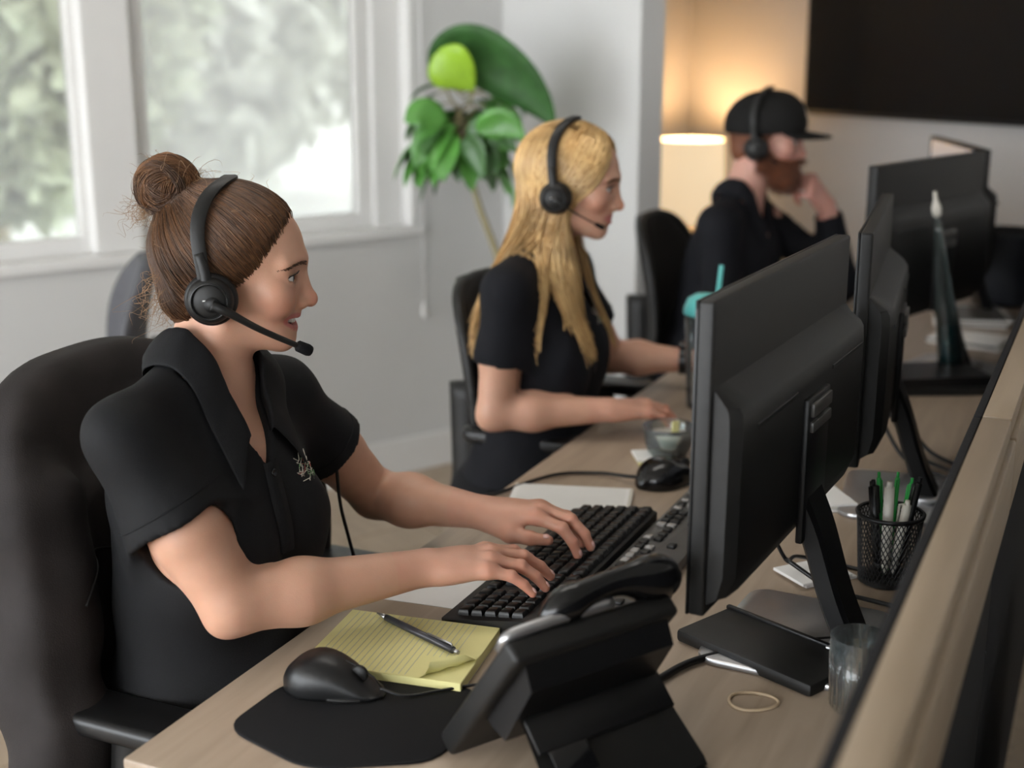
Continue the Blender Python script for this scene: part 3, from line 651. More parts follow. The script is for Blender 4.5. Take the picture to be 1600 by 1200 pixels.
# black bin of folders at the far end
bn = thing('file_box', dp(3.25, 0.66, DZ), RZD+0.1, 'dark grey file box at the far end of the desk', 'box')
M['binmat'] = mat('dark_blue_grey_plastic', (0.018, 0.02, 0.026), 0.6, noise=(30, 0.2))
rr = [(0.085, 0.001), (0.088, 0.006), (0.10, 0.21), (0.105, 0.215), (0.098, 0.215), (0.083, 0.012), (0.01, 0.011)]
obj('shell', lathe(rr, 28, cap=False), 'binmat', bn, 40, local=True)
obj('rim', lathe([(0.100, 0.212), (0.107, 0.214), (0.107, 0.222), (0.100, 0.224)], 28, cap=False), 'binmat', bn, 40, local=True)
for k in range(5): obj('folder', xf(box(0.12, 0.006, 0.20, (0, -0.05 + 0.025*k, 0.125), 0.001), (0, 0, 0), Rx(random.uniform(-.05, .05))), ('blackm', 'panelgrey')[k % 2], bn, False, local=True)
# bowl and teal drink by the blonde woman
gb = thing('glass_bowl', dp(1.325, 0.215, DZ), 0, 'small clear glass bowl holding a yellow note by the typing hand', 'bowl')
obj('bowl_wall', lathe([(0.028, 0.001), (0.034, 0.003), (0.046, 0.03), (0.050, 0.06), (0.052, 0.066), (0.0485, 0.066), (0.046, 0.055), (0.042, 0.03), (0.03, 0.008), (0.003, 0.006)], 36, cap=False), 'cupglass', gb, True, local=True)
obj('cream_filling', lathe([(0.003, 0.009), (0.028, 0.010), (0.040, 0.03), (0.044, 0.048), (0.003, 0.050)], 30, cap=False), 'penwhite', gb, True, local=True)
obj('yellow_note', xf(box(0.016, 0.003, 0.024, (0, 0, 0.062), 0.0005), (0.012, 0.0, 0), Rz(0.5)), 'yellow', gb, False, local=True)
tc_ = thing('drink_cup', dp(1.71, 0.165, DZ), 0, 'teal lidded drink cup with straw behind the large monitor', 'cup')
obj('cup_body', lathe([(0.002, 0.0), (0.030, 0.001), (0.032, 0.006), (0.041, 0.205), (0.041, 0.21), (0.002, 0.21)], 32), 'cupglass', tc_, True, local=True)
obj('lid', lathe([(0.043, 0.208), (0.045, 0.212), (0.044, 0.222), (0.036, 0.242), (0.020, 0.252), (0.002, 0.254)], 32), 'teal', tc_, True, local=True)
obj('straw', tube([(0.012, 0, 0.04), (0.034, 0, 0.315)], 0.005, 10), 'teal', tc_, True, local=True)

# ---------------------------------------------------------------- television, lamp, plant
tv = thing('television', FC + PN*(0.745 + 0.72) + np.array([0, 0, 1.215]), math.atan2(PN[1], PN[0]), 'large dark wall-mounted television at top right', 'television')
# local x along the wall to the right, y out into the wall
obj('back_case', box(1.30, 0.05, 0.70, (0, -0.045, 0.41), 0.01), 'black', tv, 35, local=True)
obj('frame', box(1.44, 0.02, 0.82, (0, -0.075, 0.41), 0.004), 'blackm', tv, 35, local=True)
obj('screen', box(1.42, 0.002, 0.79, (0, -0.086, 0.413), 0), 'screenoff', tv, False, local=True)
obj('wall_bracket', box(0.4, 0.03, 0.3, (0, -0.012, 0.41), 0.004), 'black', tv, 35, local=True)
LP = FC + PN*0.30 - WA*0.27
sdt = thing('side_table', LP, RZW, 'low side table carrying the glowing lamp', 'table')
obj('tabletop', box(0.40, 0.50, 0.03, (0, 0, 0.465), 0.004), 'cap', sdt, 35, local=True)
for sx in (-1, 1):
    for sy in (-1, 1): obj('leg', box(0.035, 0.035, 0.45, (sx*0.17, sy*0.22, 0.225), 0.004), 'cap', sdt, 35, local=True)
obj('lower_shelf', box(0.36, 0.46, 0.02, (0, 0, 0.15), 0.003), 'cap', sdt, 35, local=True)
lm = thing('table_lamp', LP + [0, 0, 0.481], 0, 'glowing table lamp with a cream drum shade behind the bearded man', 'lamp')
obj('lamp_base', lathe([(0.002, 0), (0.08, 0.001), (0.082, 0.012), (0.03, 0.03), (0.045, 0.10), (0.03, 0.19), (0.012, 0.22), (0.012, 0.30)], 28), 'pot', lm, 40, local=True)
obj('lamp_shade', lathe([(0.150, 0.265), (0.152, 0.265), (0.140, 0.615), (0.138, 0.615)], 40, cap=False), 'shade', lm, True, local=True)
obj('bulb', ball(0.03, (0, 0, 0.40), 16), mat('lamp_bulb', (1, .8, .5), 0.5, noise=(5, .02), emit=((1.0, 0.72, 0.42), 8)), lm, True, local=True)
ll = bpy.data.lights.new('lamp_light', 'POINT'); ll.energy = 13; ll.color = (1.0, 0.66, 0.36); ll.shadow_soft_size = 0.06
llo = bpy.data.objects.new('lamp_light', ll); COL.objects.link(llo); llo.location = (LP + [0, 0, 0.481 + 0.52]).tolist()

def leaf(base, dirv, L, Wd, droop, mname, parent, fold=0.25, up=(0, 0, 1), name='leaf'):
    """broad pointed leaf with a folded midrib; curls down along its length"""
    d = np.array(dirv, float); d /= np.linalg.norm(d); side = np.cross(d, up); side /= np.linalg.norm(side) + 1e-9
    n = 9; V, F = [], []; p = np.array(base, float); cur = d.copy()
    for i in range(n + 1):
        u = i / n; w = Wd * (math.sin(math.pi * min(1, u*0.97 + 0.03)) ** 0.7) * (1 - 0.25*u)
        nrm = np.cross(side, cur)
        for k in (-1, -0.5, 0, 0.5, 1): V.append(p + side*w*k*0.5 + nrm*w*fold*abs(k)*0.5)
        cur = cur + np.array([0, 0, -droop / n]); cur /= np.linalg.norm(cur); p = p + cur * L / n
    for i in range(n):
        for k in range(4): F.append((i*5+k, i*5+k+1, (i+1)*5+k+1, (i+1)*5+k))
    V = np.array(V); k = len(V); T = V + np.array([0, 0, -0.0012])
    F2 = F + [tuple(j + k for j in q[::-1]) for q in F]
    return obj(name, (np.vstack([V, T]), F2), mname, parent)
PB = np.array([0.05, 4.20, 0])
pt = thing('potted_plant', PB, 0, 'leafy green potted plant with one large drooping leaf in the corner', 'plant')
obj('pot', xf(lathe([(0.002, 0), (0.11, 0.001), (0.12, 0.01), (0.155, 0.30), (0.16, 0.31), (0.145, 0.31), (0.14, 0.27), (0.002, 0.265)], 36), PB), 'pot', pt, 40)
obj('soil', xf(lathe([(0.139, 0.268), (0.002, 0.278)], 30, cap=False), PB), 'soil', pt)
top = np.array([-0.15, 4.30, 1.17])
stm = smooth_path([PB + [0, 0, 0.27], PB + [-0.03, 0.02, 0.55], PB + [-0.09, 0.05, 0.82], top + [0.045, -0.02, -0.17], top, top + [-0.02, 0, 0.12]], 5)
obj('stem', tube(stm, [0.014, 0.012, 0.010, 0.008], 8), 'stem', pt)
for i in range(46):
    p = top + np.array([random.uniform(-.02, .02), random.uniform(-.02, .02), random.uniform(-0.03, 0.19)]); a = random.uniform(0, 2*math.pi)
    d_ = np.array([math.cos(a)*0.9, math.sin(a)*0.7, random.uniform(-0.5, 0.6)]); pl_ = p + d_/np.linalg.norm(d_) * random.uniform(0.03, 0.11)
    obj('leaf_stalk', tube([p, (p+pl_)/2 + [0, 0, 0.01], pl_], 0.003, 5), 'stem', pt)
    leaf(pl_, d_ + np.array([0, 0, -0.2]), random.uniform(0.12, 0.18), random.uniform(0.07, 0.105), random.uniform(1.0, 2.4), random.choice(['leaf', 'leaf', 'leafdark']), pt)
for d_, L_ in (((-1, -0.2, 0.0), 0.2), ((-0.9, -0.5, -0.25), 0.19), ((-0.6, -0.6, -0.5), 0.17)):
    leaf(top + np.array([-0.08, -0.02, 0.03]), d_, L_, 0.10, 1.5, 'leaf', pt)
def path_leaf(pts, Wd, m, tilt, name='leaf'):
    """broad leaf along a drawn path; tilt turns the blade out of the vertical plane"""
    P = smooth_path(pts, 6); n = len(P); T_ = np.gradient(P, axis=0); V, F = [], []
    for i in range(n):
        t_ = T_[i]/np.linalg.norm(T_[i]); s_ = np.cross(t_, (0, -1, 0)); s_ = s_/np.linalg.norm(s_) + np.array([0, tilt, 0]); s_ /= np.linalg.norm(s_); u = i/(n-1); w = Wd*max(0.02, math.sin(math.pi*(0.03 + 0.97*u)**0.8))**0.85; nn = np.cross(s_, t_)
        for k in (-1, -0.5, 0, 0.5, 1): V.append(P[i] + s_*w*k*0.5 + nn*w*0.12*abs(k))
    for i in range(n-1):
        for k in range(4): F.append((i*5+k, i*5+k+1, (i+1)*5+k+1, (i+1)*5+k))
    o = obj(name, (V, F), m, pt); md = o.modifiers.new('thick', 'SOLIDIFY'); md.thickness = 0.0015; return o
obj('leaf_stalk', tube(smooth_path([top + [0, 0, 0.10], (-0.19, 4.27, 1.33), (-0.215, 4.25, 1.40)], 6), 0.0045, 6), 'stem', pt)
path_leaf([(-0.215, 4.25, 1.37), (-0.19, 4.24, 1.46), (-0.11, 4.22, 1.475), (0.0, 4.20, 1.41), (0.08, 4.185, 1.33), (0.135, 4.17, 1.25)], 0.20, 'leafbig', 0.5)
path_leaf([(-0.225, 4.165, 1.475), (-0.195, 4.16, 1.445), (-0.155, 4.165, 1.41), (-0.115, 4.18, 1.36)], 0.15, 'leafyel', 0.3)
for k in range(16):
    a = random.uniform(2.6, 6.8); r0 = random.uniform(0.02, 0.07); L_ = random.uniform(0.11, 0.16); yy = random.uniform(4.12, 4.34); dx, dz = math.cos(a), math.sin(a)*0.8
    b_ = np.array([top[0] - 0.01 + dx*r0, yy, top[2] + 0.07 + dz*r0]); pm = b_ + np.array([dx*0.55, -0.15, dz*0.5 + 0.10])*L_; pe = b_ + np.array([dx, -0.25, dz - 0.25])*L_
    path_leaf([b_, pm, pe], random.uniform(0.075, 0.105), random.choice(['leaf', 'leaf', 'leafdark']), random.uniform(-0.6, 0.6))
obj('leaf_stalk', tube(smooth_path([top + [0, 0, 0.12], (-0.135, 4.22, 1.31), (-0.115, 4.18, 1.36)], 6), 0.004, 6), 'stem', pt)
# ---------------------------------------------------------------- implicit-surface modelling of bodies and cloth
F32 = np.float32
def smin(a, b, k):
    h = np.maximum(k - np.abs(a - b), 0) / k
    return np.minimum(a, b) - h * h * k * 0.25
def smax(a, b, k): return -smin(-a, -b, k)
def s_sph(p, c, r):
    q = p - np.asarray(c, F32); return np.sqrt((q * q).sum(1)) - F32(r)
def s_ell(p, c, r):
    q = p - np.asarray(c, F32); r = np.asarray(r, F32); u = q / r; k0 = np.sqrt((u * u).sum(1)); u2 = u / r; k1 = np.sqrt((u2 * u2).sum(1)) + 1e-9
    return k0 * (k0 - 1) / k1
def s_cone(p, a, b, r1, r2, sq=None):
    a = np.asarray(a, F32); b = np.asarray(b, F32); d = b - a; q = p - a; t = np.clip(q @ d / F32(d @ d), 0, 1)
    w = q - t[:, None] * d
    if sq is not None:                      # flatten along direction sq[0] by factor sq[1]
        n = np.asarray(sq[0], F32); w = w + np.outer(w @ n, n) * F32(sq[1] - 1)
    return np.sqrt((w * w).sum(1)) - (F32(r1) + t * F32(r2 - r1))
class Grp:
    """an SDF with a bounding sphere, so far points are cheap"""
    def __init__(s, fn, c, R): s.fn, s.c, s.R = fn, np.asarray(c, F32), F32(R)
    def __call__(s, p):
        q = p - s.c; d = np.sqrt((q * q).sum(1)) - s.R; m = d < 0.03
        if m.any(): d[m] = s.fn(p[m])
        return d
CORN = np.array([[(i >> 2) & 1, (i >> 1) & 1, i & 1] for i in range(8)])
EDG = [(a, b) for a in range(8) for b in range(a + 1, 8) if bin(a ^ b).count('1') == 1]
def sdf_mesh(fn, lo, hi, h, B=8, slack=1.4):
    """surface-nets mesh of fn<0, evaluated only in blocks near the surface"""
    lo = np.asarray(lo, float); nb = np.ceil((np.asarray(hi) - lo) / (B * h)).astype(int)
    I = np.stack(np.meshgrid(*[np.arange(n) for n in nb], indexing='ij'), -1).reshape(-1, 3)
    dc = fn((lo + (I + 0.5) * B * h).astype(F32)); I = I[np.abs(dc) < B * h * 0.87 * slack + 0.004]
    n1 = B + 1; off = np.stack(np.meshgrid(*[np.arange(n1)] * 3, indexing='ij'), -1).reshape(-1, 3)
    D = np.empty((len(I), n1 ** 3), F32); st = max(1, 600000 // n1 ** 3)
    for s in range(0, len(I), st):
        P = (lo + (I[s:s+st, None, :] * B + off[None]) * h).astype(F32).reshape(-1, 3); D[s:s+st] = fn(P).reshape(-1, n1 ** 3)
    D = D.reshape(-1, n1, n1, n1)
    sg = D < 0; cnt = np.zeros((len(I), B, B, B), np.uint8)
    for c in CORN: cnt += sg[:, c[0]:c[0]+B, c[1]:c[1]+B, c[2]:c[2]+B]
    bi, x, y, z = np.nonzero((cnt > 0) & (cnt < 8))
    val = np.stack([D[bi, x + c[0], y + c[1], z + c[2]] for c in CORN], 1)
    acc = np.zeros((len(bi), 3)); num = np.zeros(len(bi))
    for a, b in EDG:
        va, vb = val[:, a], val[:, b]; m = (va < 0) != (vb < 0); t = np.where(m, va / np.where(m, va - vb, 1), 0)
        acc += np.where(m[:, None], CORN[a] + t[:, None] * (CORN[b] - CORN[a]), 0); num += m
    G = I[bi] * B + np.stack([x, y, z], 1); V = lo + (G + acc / num[:, None]) * h
    N = nb * B + 4; key = ((G[:, 0] + 1) * N[1] + G[:, 1] + 1) * N[2] + G[:, 2] + 1
    o = np.argsort(key); key = key[o]; V = V[o]
    Q = []
    for ax in range(3):
        u, v = [(1, 2), (2, 0), (0, 1)][ax]
        e = [slice(0, B)] * 3; e2 = list(e); e2[ax] = slice(1, B + 1)
        s0, s1 = sg[:, e[0], e[1], e[2]], sg[:, e2[0], e2[1], e2[2]]
        b_, x, y, z = np.nonzero(s0 != s1); flip = s0[b_, x, y, z]
        g = I[b_] * B + np.stack([x, y, z], 1); cells = []
        for du, dv in ((-1, -1), (0, -1), (0, 0), (-1, 0)):
            gg = g.copy(); gg[:, u] += du; gg[:, v] += dv
            cells.append(((gg[:, 0] + 1) * N[1] + gg[:, 1] + 1) * N[2] + gg[:, 2] + 1)
        C = np.stack(cells, 1); ix = np.minimum(np.searchsorted(key, C), len(key) - 1); ok = (key[ix] == C).all(1)
        q = ix[ok]; fl = flip[ok]; q[~fl] = q[~fl][:, ::-1]; Q.append(q)
    return V, np.vstack(Q)
def sgrad(fn, p, e=0.0008):
    p = np.asarray(p, F32); g = np.zeros_like(p)
    for k in range(3):
        d = np.zeros(3, F32); d[k] = e; g[:, k] = fn(p + d) - fn(p - d)
    return g / (np.linalg.norm(g, axis=1, keepdims=True) + 1e-9)
def project(fn, p, off=0.0, it=4, only_in=False):
    """move points onto the level fn=off"""
    p = np.asarray(p, F32).copy()
    for _ in range(it):
        d = fn(p) - F32(off)
        if only_in: d = np.minimum(d, 0)
        p -= d[:, None] * sgrad(fn, p)
    return p
def relax(vf, it=1, lam=0.5):
    V, Q = vf; V = V.copy(); n = len(V)
    e = np.vstack([Q[:, [0, 1]], Q[:, [1, 2]], Q[:, [2, 3]], Q[:, [3, 0]]]); e = np.vstack([e, e[:, ::-1]])
    cnt = np.bincount(e[:, 0], minlength=n)[:, None] + 1e-9
    for _ in range(it):
        S = np.stack([np.bincount(e[:, 0], V[e[:, 1], k], n) for k in range(3)], 1); V = V + lam * (S / cnt - V)
    return V, Q
def set_color(o, C):
    me = o.data; at = me.color_attributes.new('tone', 'FLOAT_COLOR', 'POINT')
    at.data.foreach_set('color', np.hstack([C, np.ones((len(C), 1))]).astype(F32).ravel())
def frame(fwd, up=(0, 0, 1)):
    f = np.array(fwd, float); f /= np.linalg.norm(f); u = np.array(up, float); u -= f * (u @ f); u /= np.linalg.norm(u)
    return np.stack([f, np.cross(u, f), u], 1)        # columns forward, left, up

M['skin'] = mat('skin', (0.6, 0.36, 0.27), 0.46, attr='tone', noise=(45, 0.04), bump=(600, 0.12), sss=0.22, spec=0.4)
M['shirt'] = mat('black_pique_cotton', (0.0050, 0.0052, 0.0062), 0.75, noise=(350, 0.25), bump=(900, 0.25), spec=0.25)
M['shirt2'] = mat('black_navy_cotton', (0.0062, 0.0066, 0.0092), 0.8, noise=(350, 0.25), bump=(900, 0.25), spec=0.2)
M['trousers'] = mat('dark_trouser_cloth', (0.006, 0.006, 0.0075), 0.85, noise=(200, 0.25), bump=(600, 0.25), spec=0.2)
M['hair_brown'] = mat('brown_hair', (0.075, 0.036, 0.018), 0.42, noise=(25, 0.45), spec=0.35)
M['hair_brown2'] = mat('chestnut_hair', (0.16, 0.074, 0.032), 0.42, noise=(25, 0.4), spec=0.35)
M['hair_wisp'] = mat('light_brown_wisps', (0.32, 0.19, 0.10), 0.45, noise=(25, 0.3))
M['hair_blonde'] = mat('blonde_hair', (0.46, 0.28, 0.112), 0.4, noise=(18, 0.35), spec=0.4)
M['hair_blonde2'] = mat('light_blonde_hair', (0.64, 0.43, 0.19), 0.4, noise=(18, 0.3), spec=0.4)
M['hair_red'] = mat('red_brown_hair', (0.14, 0.045, 0.018), 0.5, noise=(40, 0.4))
M['sclera'] = mat('eye_white', (0.72, 0.70, 0.68), 0.15, noise=(30, 0.03))
M['iris'] = mat('blue_grey_iris', (0.10, 0.14, 0.17), 0.1, noise=(200, 0.3))
M['pupil'] = mat('pupil_black', (0.004, 0.004, 0.004), 0.06, noise=(30, 0.05))
M['teeth'] = mat('tooth_enamel', (0.80, 0.76, 0.68), 0.2, noise=(50, 0.03))
M['lash'] = mat('lash_brown', (0.018, 0.011, 0.008), 0.5, noise=(50, 0.1))
M['nail'] = mat('glossy_nail', (0.62, 0.36, 0.32), 0.18, noise=(50, 0.05), coat=0.4)
M['foam'] = mat('black_foam', (0.005, 0.005, 0.0055), 0.9, noise=(200, 0.4), bump=(400, 0.5), spec=0.2)
M['vinyl'] = mat('black_leatherette', (0.006, 0.006, 0.0065), 0.42, noise=(80, 0.2), bump=(350, 0.25), spec=0.35)
M['thread'] = mat('pale_embroidery_thread', (0.62, 0.58, 0.50), 0.7, noise=(200, 0.2))
M['threadred'] = mat('red_embroidery_thread', (0.42, 0.10, 0.08), 0.7, noise=(200, 0.2))
M['threadgreen'] = mat('green_embroidery_thread', (0.16, 0.36, 0.14), 0.7, noise=(200, 0.2))
# ---------------------------------------------------------------- heads
def head_sdf(mouth='closed', male=False):
    """local frame: x forward, y to the person's left, z up, origin between the ears"""
    j = 1.08 if male else 1.0
    def fn(p):
        P = p.copy(); s = np.abs(P[:, 1]); Q = np.stack([P[:, 0], s, P[:, 2]], 1)          # mirrored
        d = s_ell(P, (0.016, 0, 0.050), (0.100, 0.0715, 0.086))
        d = smin(d, s_ell(P, (0.056, 0, -0.014), (0.055, 0.046*j, 0.070)), 0.030)
        d = smin(d, s_cone(Q, (0.012, 0.049*j, -0.040), (0.078, 0.014, -0.070), 0.017, 0.013*j), 0.022)
        d = smin(d, s_sph(P, (0.0835, 0, -0.0725), 0.0145*j), 0.016)
        d = smin(d, s_sph(Q, (0.078, 0.044, -0.002), 0.021), 0.020)
        if mouth == 'open': d = smin(d, s_sph(Q, (0.0815, 0.0385, -0.015), 0.0195), 0.016)
        d = smin(d, s_cone(Q, (0.108, 0.006, 0.038), (0.094, 0.044, 0.037), 0.0115 if male else 0.0095, 0.008), 0.016)
        d = smax(d, -s_ell(Q, (0.1175, 0.0345, 0.0175), (0.0125, 0.0165, 0.0115)), 0.012)
        # nose
        n = s_cone(P, (0.108, 0, 0.026), (0.1185, 0, -0.013), 0.0075, 0.0095)
        n = smin(n, s_sph(P, (0.1212, 0, -0.0178), 0.0104), 0.008)
        n = smin(n, s_sph(Q, (0.112, 0.0118, -0.0205), 0.0076), 0.007)
        d = smin(d, n, 0.009)
        d = smax(d, -s_sph(Q, (0.1185, 0.0062, -0.0292), 0.0036), 0.003)
        # lids over the eyeball
        lid = s_ell(Q, (0.0918, 0.0318, 0.0178), (0.0142, 0.0150, 0.0140)); d = smin(d, lid, 0.005)
        hh = 0.0046 if mouth == 'open' else 0.0050
        zz = Q[:, 2] - 0.0172 - 0.12 * (Q[:, 1] - 0.0318)
        eye = np.sqrt(((Q[:, 1] - 0.0318) / 0.0138) ** 2 + (zz / hh) ** 2); eye = (eye - 1) * F32(0.0046)
        eye = np.maximum(eye, 0.0955 - Q[:, 0]); eye = np.maximum(eye, Q[:, 0] - 0.13)
        d = np.maximum(d, -eye)
        # mouth
        y2 = P[:, 1] ** 2
        if mouth == 'open':
            zc = P[:, 2] + 0.0470 - 9 * y2; xs = P[:, 0] + 16 * y2
            W = np.stack([xs, P[:, 1], zc], 1); en = np.clip(1 - (s / 0.0375) ** 2, 0.02, 1)
            mz = s_ell(W, (0.0945, 0, 0), (0.016, 0.0360, 0.0062))
            ul = np.sqrt((W[:, 0] - 0.1008) ** 2 + (W[:, 2] - 0.0060 * (1 - np.minimum(1, s / 0.036) ** 2) - 0.0012) ** 2) - 0.0042 * np.sqrt(en)
            ll_ = np.sqrt((W[:, 0] - 0.0968) ** 2 + (W[:, 2] + 0.0088 * (1 - np.minimum(1, s / 0.036) ** 2) + 0.0012) ** 2) - 0.0050 * np.sqrt(en)
            ul = np.maximum(ul, s - 0.0375); ll_ = np.maximum(ll_, s - 0.0375)
            d = smin(d, ul, 0.006); d = smin(d, ll_, 0.006); d = smax(d, -mz, 0.003)
        else:
            zc = P[:, 2] + 0.0465 - (8 if not male else 2) * y2; xs = P[:, 0] + 15 * y2
            ul = np.sqrt((xs - 0.1040) ** 2 + (zc - 0.0042) ** 2) - 0.0050 * np.sqrt(np.clip(1 - (s / 0.027) ** 2, 0.02, 1))
            ll_ = np.sqrt((xs - 0.1030) ** 2 + (zc + 0.0050) ** 2) - 0.0060 * np.sqrt(np.clip(1 - (s / 0.025) ** 2, 0.02, 1))
            ul = np.maximum(ul, s - 0.028); ll_ = np.maximum(ll_, s - 0.028)
            d = smin(d, ul, 0.005); d = smin(d, ll_, 0.005)
            gr = np.sqrt((xs - 0.1075) ** 2 + (zc) ** 2) - 0.0016; gr = np.maximum(gr, s - 0.026); d = smax(d, -gr, 0.003)
        # ears
        e = s_ell(Q, (-0.006, 0.0755, 0.004), (0.019, 0.0065, 0.031)); e = smax(e, -s_ell(Q, (-0.002, 0.083, 0.004), (0.011, 0.0065, 0.019)), 0.004)
        e = smin(e, s_ell(Q, (0.002, 0.074, -0.023), (0.009, 0.006, 0.010)), 0.006)
        return smin(d, e, 0.006)
    return fn
def head_tone(P, base, mouth, male=False):
    """skin colour by place on the head (local coordinates)"""
    s = np.abs(P[:, 1]); Q = np.stack([P[:, 0], s, P[:, 2]], 1); C = np.tile(np.array(base), (len(P), 1))
    def g(c, r): return np.exp(-((Q - np.array(c)) ** 2).sum(1) / (r * r))[:, None]
    red = np.array([1.04, 0.80, 0.78])
    C = C * (1 + g((0.085, 0.045, -0.015), 0.024) * (red - 1) * 0.9); C = C * (1 + g((0.128, 0, -0.018), 0.014) * (red - 1)); C = C * (1 + g((0.0, 0.078, 0), 0.03) * (red - 1))
    y2 = s ** 2
    if mouth == 'open':
        zc = P[:, 2] + 0.0470 - 9 * y2; xs = P[:, 0] + 16 * y2
        m = (s < 0.037) & (np.abs(zc + 0.0005) < 0.0130 * np.sqrt(np.clip(1 - (s/0.038)**2, 0.03, 1))) & (xs > 0.085) & (P[:, 0] > 0.075)
        deep = m & (xs < 0.0950) & (np.abs(zc) < 0.0065)
    else:
        zc = P[:, 2] + 0.0465 - 8 * y2; xs = P[:, 0] + 15 * y2
        m = (s < 0.027) & (np.abs(zc) < 0.0105 * np.sqrt(np.clip(1 - (s/0.028)**2, 0.03, 1))) & (xs > 0.095); deep = m & False
    C[m] = np.array([0.50, 0.17, 0.15]) * (0.8 if male else 1); C[deep] = (0.16, 0.03, 0.03)
    eye = g((0.104, 0.032, 0.022), 0.010); C = C * (1 - eye * np.array([0.10, 0.16, 0.14]))
    return np.clip(C, 0, 1)

# ---------------------------------------------------------------- hands
FING = [  # base (x,y,z), segment lengths, radius
    ((0.084, 0.0265, 0.001), (0.041, 0.025, 0.020), 0.0086),
    ((0.088, 0.0065, 0.004), (0.045, 0.028, 0.021), 0.0088),
    ((0.083, -0.0135, 0.002), (0.041, 0.026, 0.021), 0.0083),
    ((0.074, -0.0315, -0.004), (0.032, 0.020, 0.018), 0.0074)]
def finger_joints(flex, spread, thumb, side):
    """local hand frame: x fingers, y thumb side (mirrored by side), z back of hand"""
    out = []
    for (b, L, r), (f1, f2, f3), sp in zip(FING, flex, spread):
        p = np.array(b); a = 0.0; pts = [p]
        for l, f in zip(L, (f1, f2, f3)):
            a += math.radians(f); sp_ = math.radians(sp)
            p = p + l * np.array([math.cos(a) * math.cos(sp_), math.cos(a) * math.sin(sp_), -math.sin(a)]); pts.append(p)
        out.append((np.array(pts), r))
    out.append((np.array(thumb, float), 0.0098))
    for pts, r in out: pts[:, 1] *= side
    return out
def hand_grp(W, R, js, side, sc=1.0):
    """SDF of a hand at wrist W, axes R (forward, thumb side*, up)"""
    def fn(p):
        q = ((p - W.astype(F32)) @ R.astype(F32)) / F32(sc); q[:, 1] *= side
        pal = s_cone(q, (0.0, 0.0, 0), (0.045, 0.012, -0.002), 0.024, 0.020, ((0, 0, 1), 1.35))
        pal = smin(pal, s_cone(q, (0.035, 0.014, -0.001), (0.082, 0.024, 0.0), 0.0165, 0.0115, ((0, 0, 1), 1.15)), 0.016)
        pal = smin(pal, s_cone(q, (0.035, 0.0, 0.0), (0.086, 0.0065, 0.002), 0.0175, 0.0120, ((0, 0, 1), 1.15)), 0.016)
        pal = smin(pal, s_cone(q, (0.030, -0.010, -0.002), (0.081, -0.0135, 0.0), 0.0175, 0.0115, ((0, 0, 1), 1.15)), 0.016)
        pal = smin(pal, s_cone(q, (0.020, -0.016, -0.004), (0.072, -0.030, -0.005), 0.0170, 0.0105, ((0, 0, 1), 1.1)), 0.016)
        d = None
        for k, (pts, r) in enumerate(js):
            P = pts * np.array([1, side, 1])
            if k < 4:
                f = s_cone(q, P[0], P[1], r*1.12, r, None); f = smin(f, s_cone(q, P[1], P[2], r*1.02, r*0.88), 0.003); f = smin(f, s_cone(q, P[2], P[3], r*0.90, r*0.74), 0.003)
                f = smin(f, s_sph(q, P[1] + [0, 0, 0.001], r*1.02), 0.003)
                kk = 0.012
            else:
                f = s_cone(q, P[0], P[1], 0.0150, 0.0118); f = smin(f, s_cone(q, P[1], P[2], 0.0112, 0.0098), 0.006); f = smin(f, s_cone(q, P[2], P[3], 0.0098, 0.0075), 0.004); kk = 0.018
            f = smin(pal, f, kk); d = f if d is None else np.minimum(d, f)
        return d * F32(sc)
    return Grp(fn, W + R[:, 0] * 0.085 * sc, 0.13 * sc)
def nails(js, W, R, sc, parent):
    for k, (pts, r) in enumerate(js):
        a, b = pts[-2], pts[-1]; d = (b - a) / np.linalg.norm(b - a); n = np.cross(np.cross(d, (0, 0, 1)), d) if k < 4 else np.cross(np.cross(d, (-0.1, 0.25*np.sign(pts[1][1] if pts[1][1] else 1), 1)), d)
        n /= np.linalg.norm(n); s = np.cross(d, n); Rn = np.stack([d, -s, n], 1); rr = r * (0.78 if k < 4 else 0.82)
        v, f = ball(1.0, (0, 0, 0), 12, (0.0062, rr*0.72, 0.0022)); c = a + (b - a) * 0.86 + n * rr * 0.80
        v = (v @ Rn.T + c) * sc @ R.T + W
        obj('fingernail', (v, f), 'nail', parent)

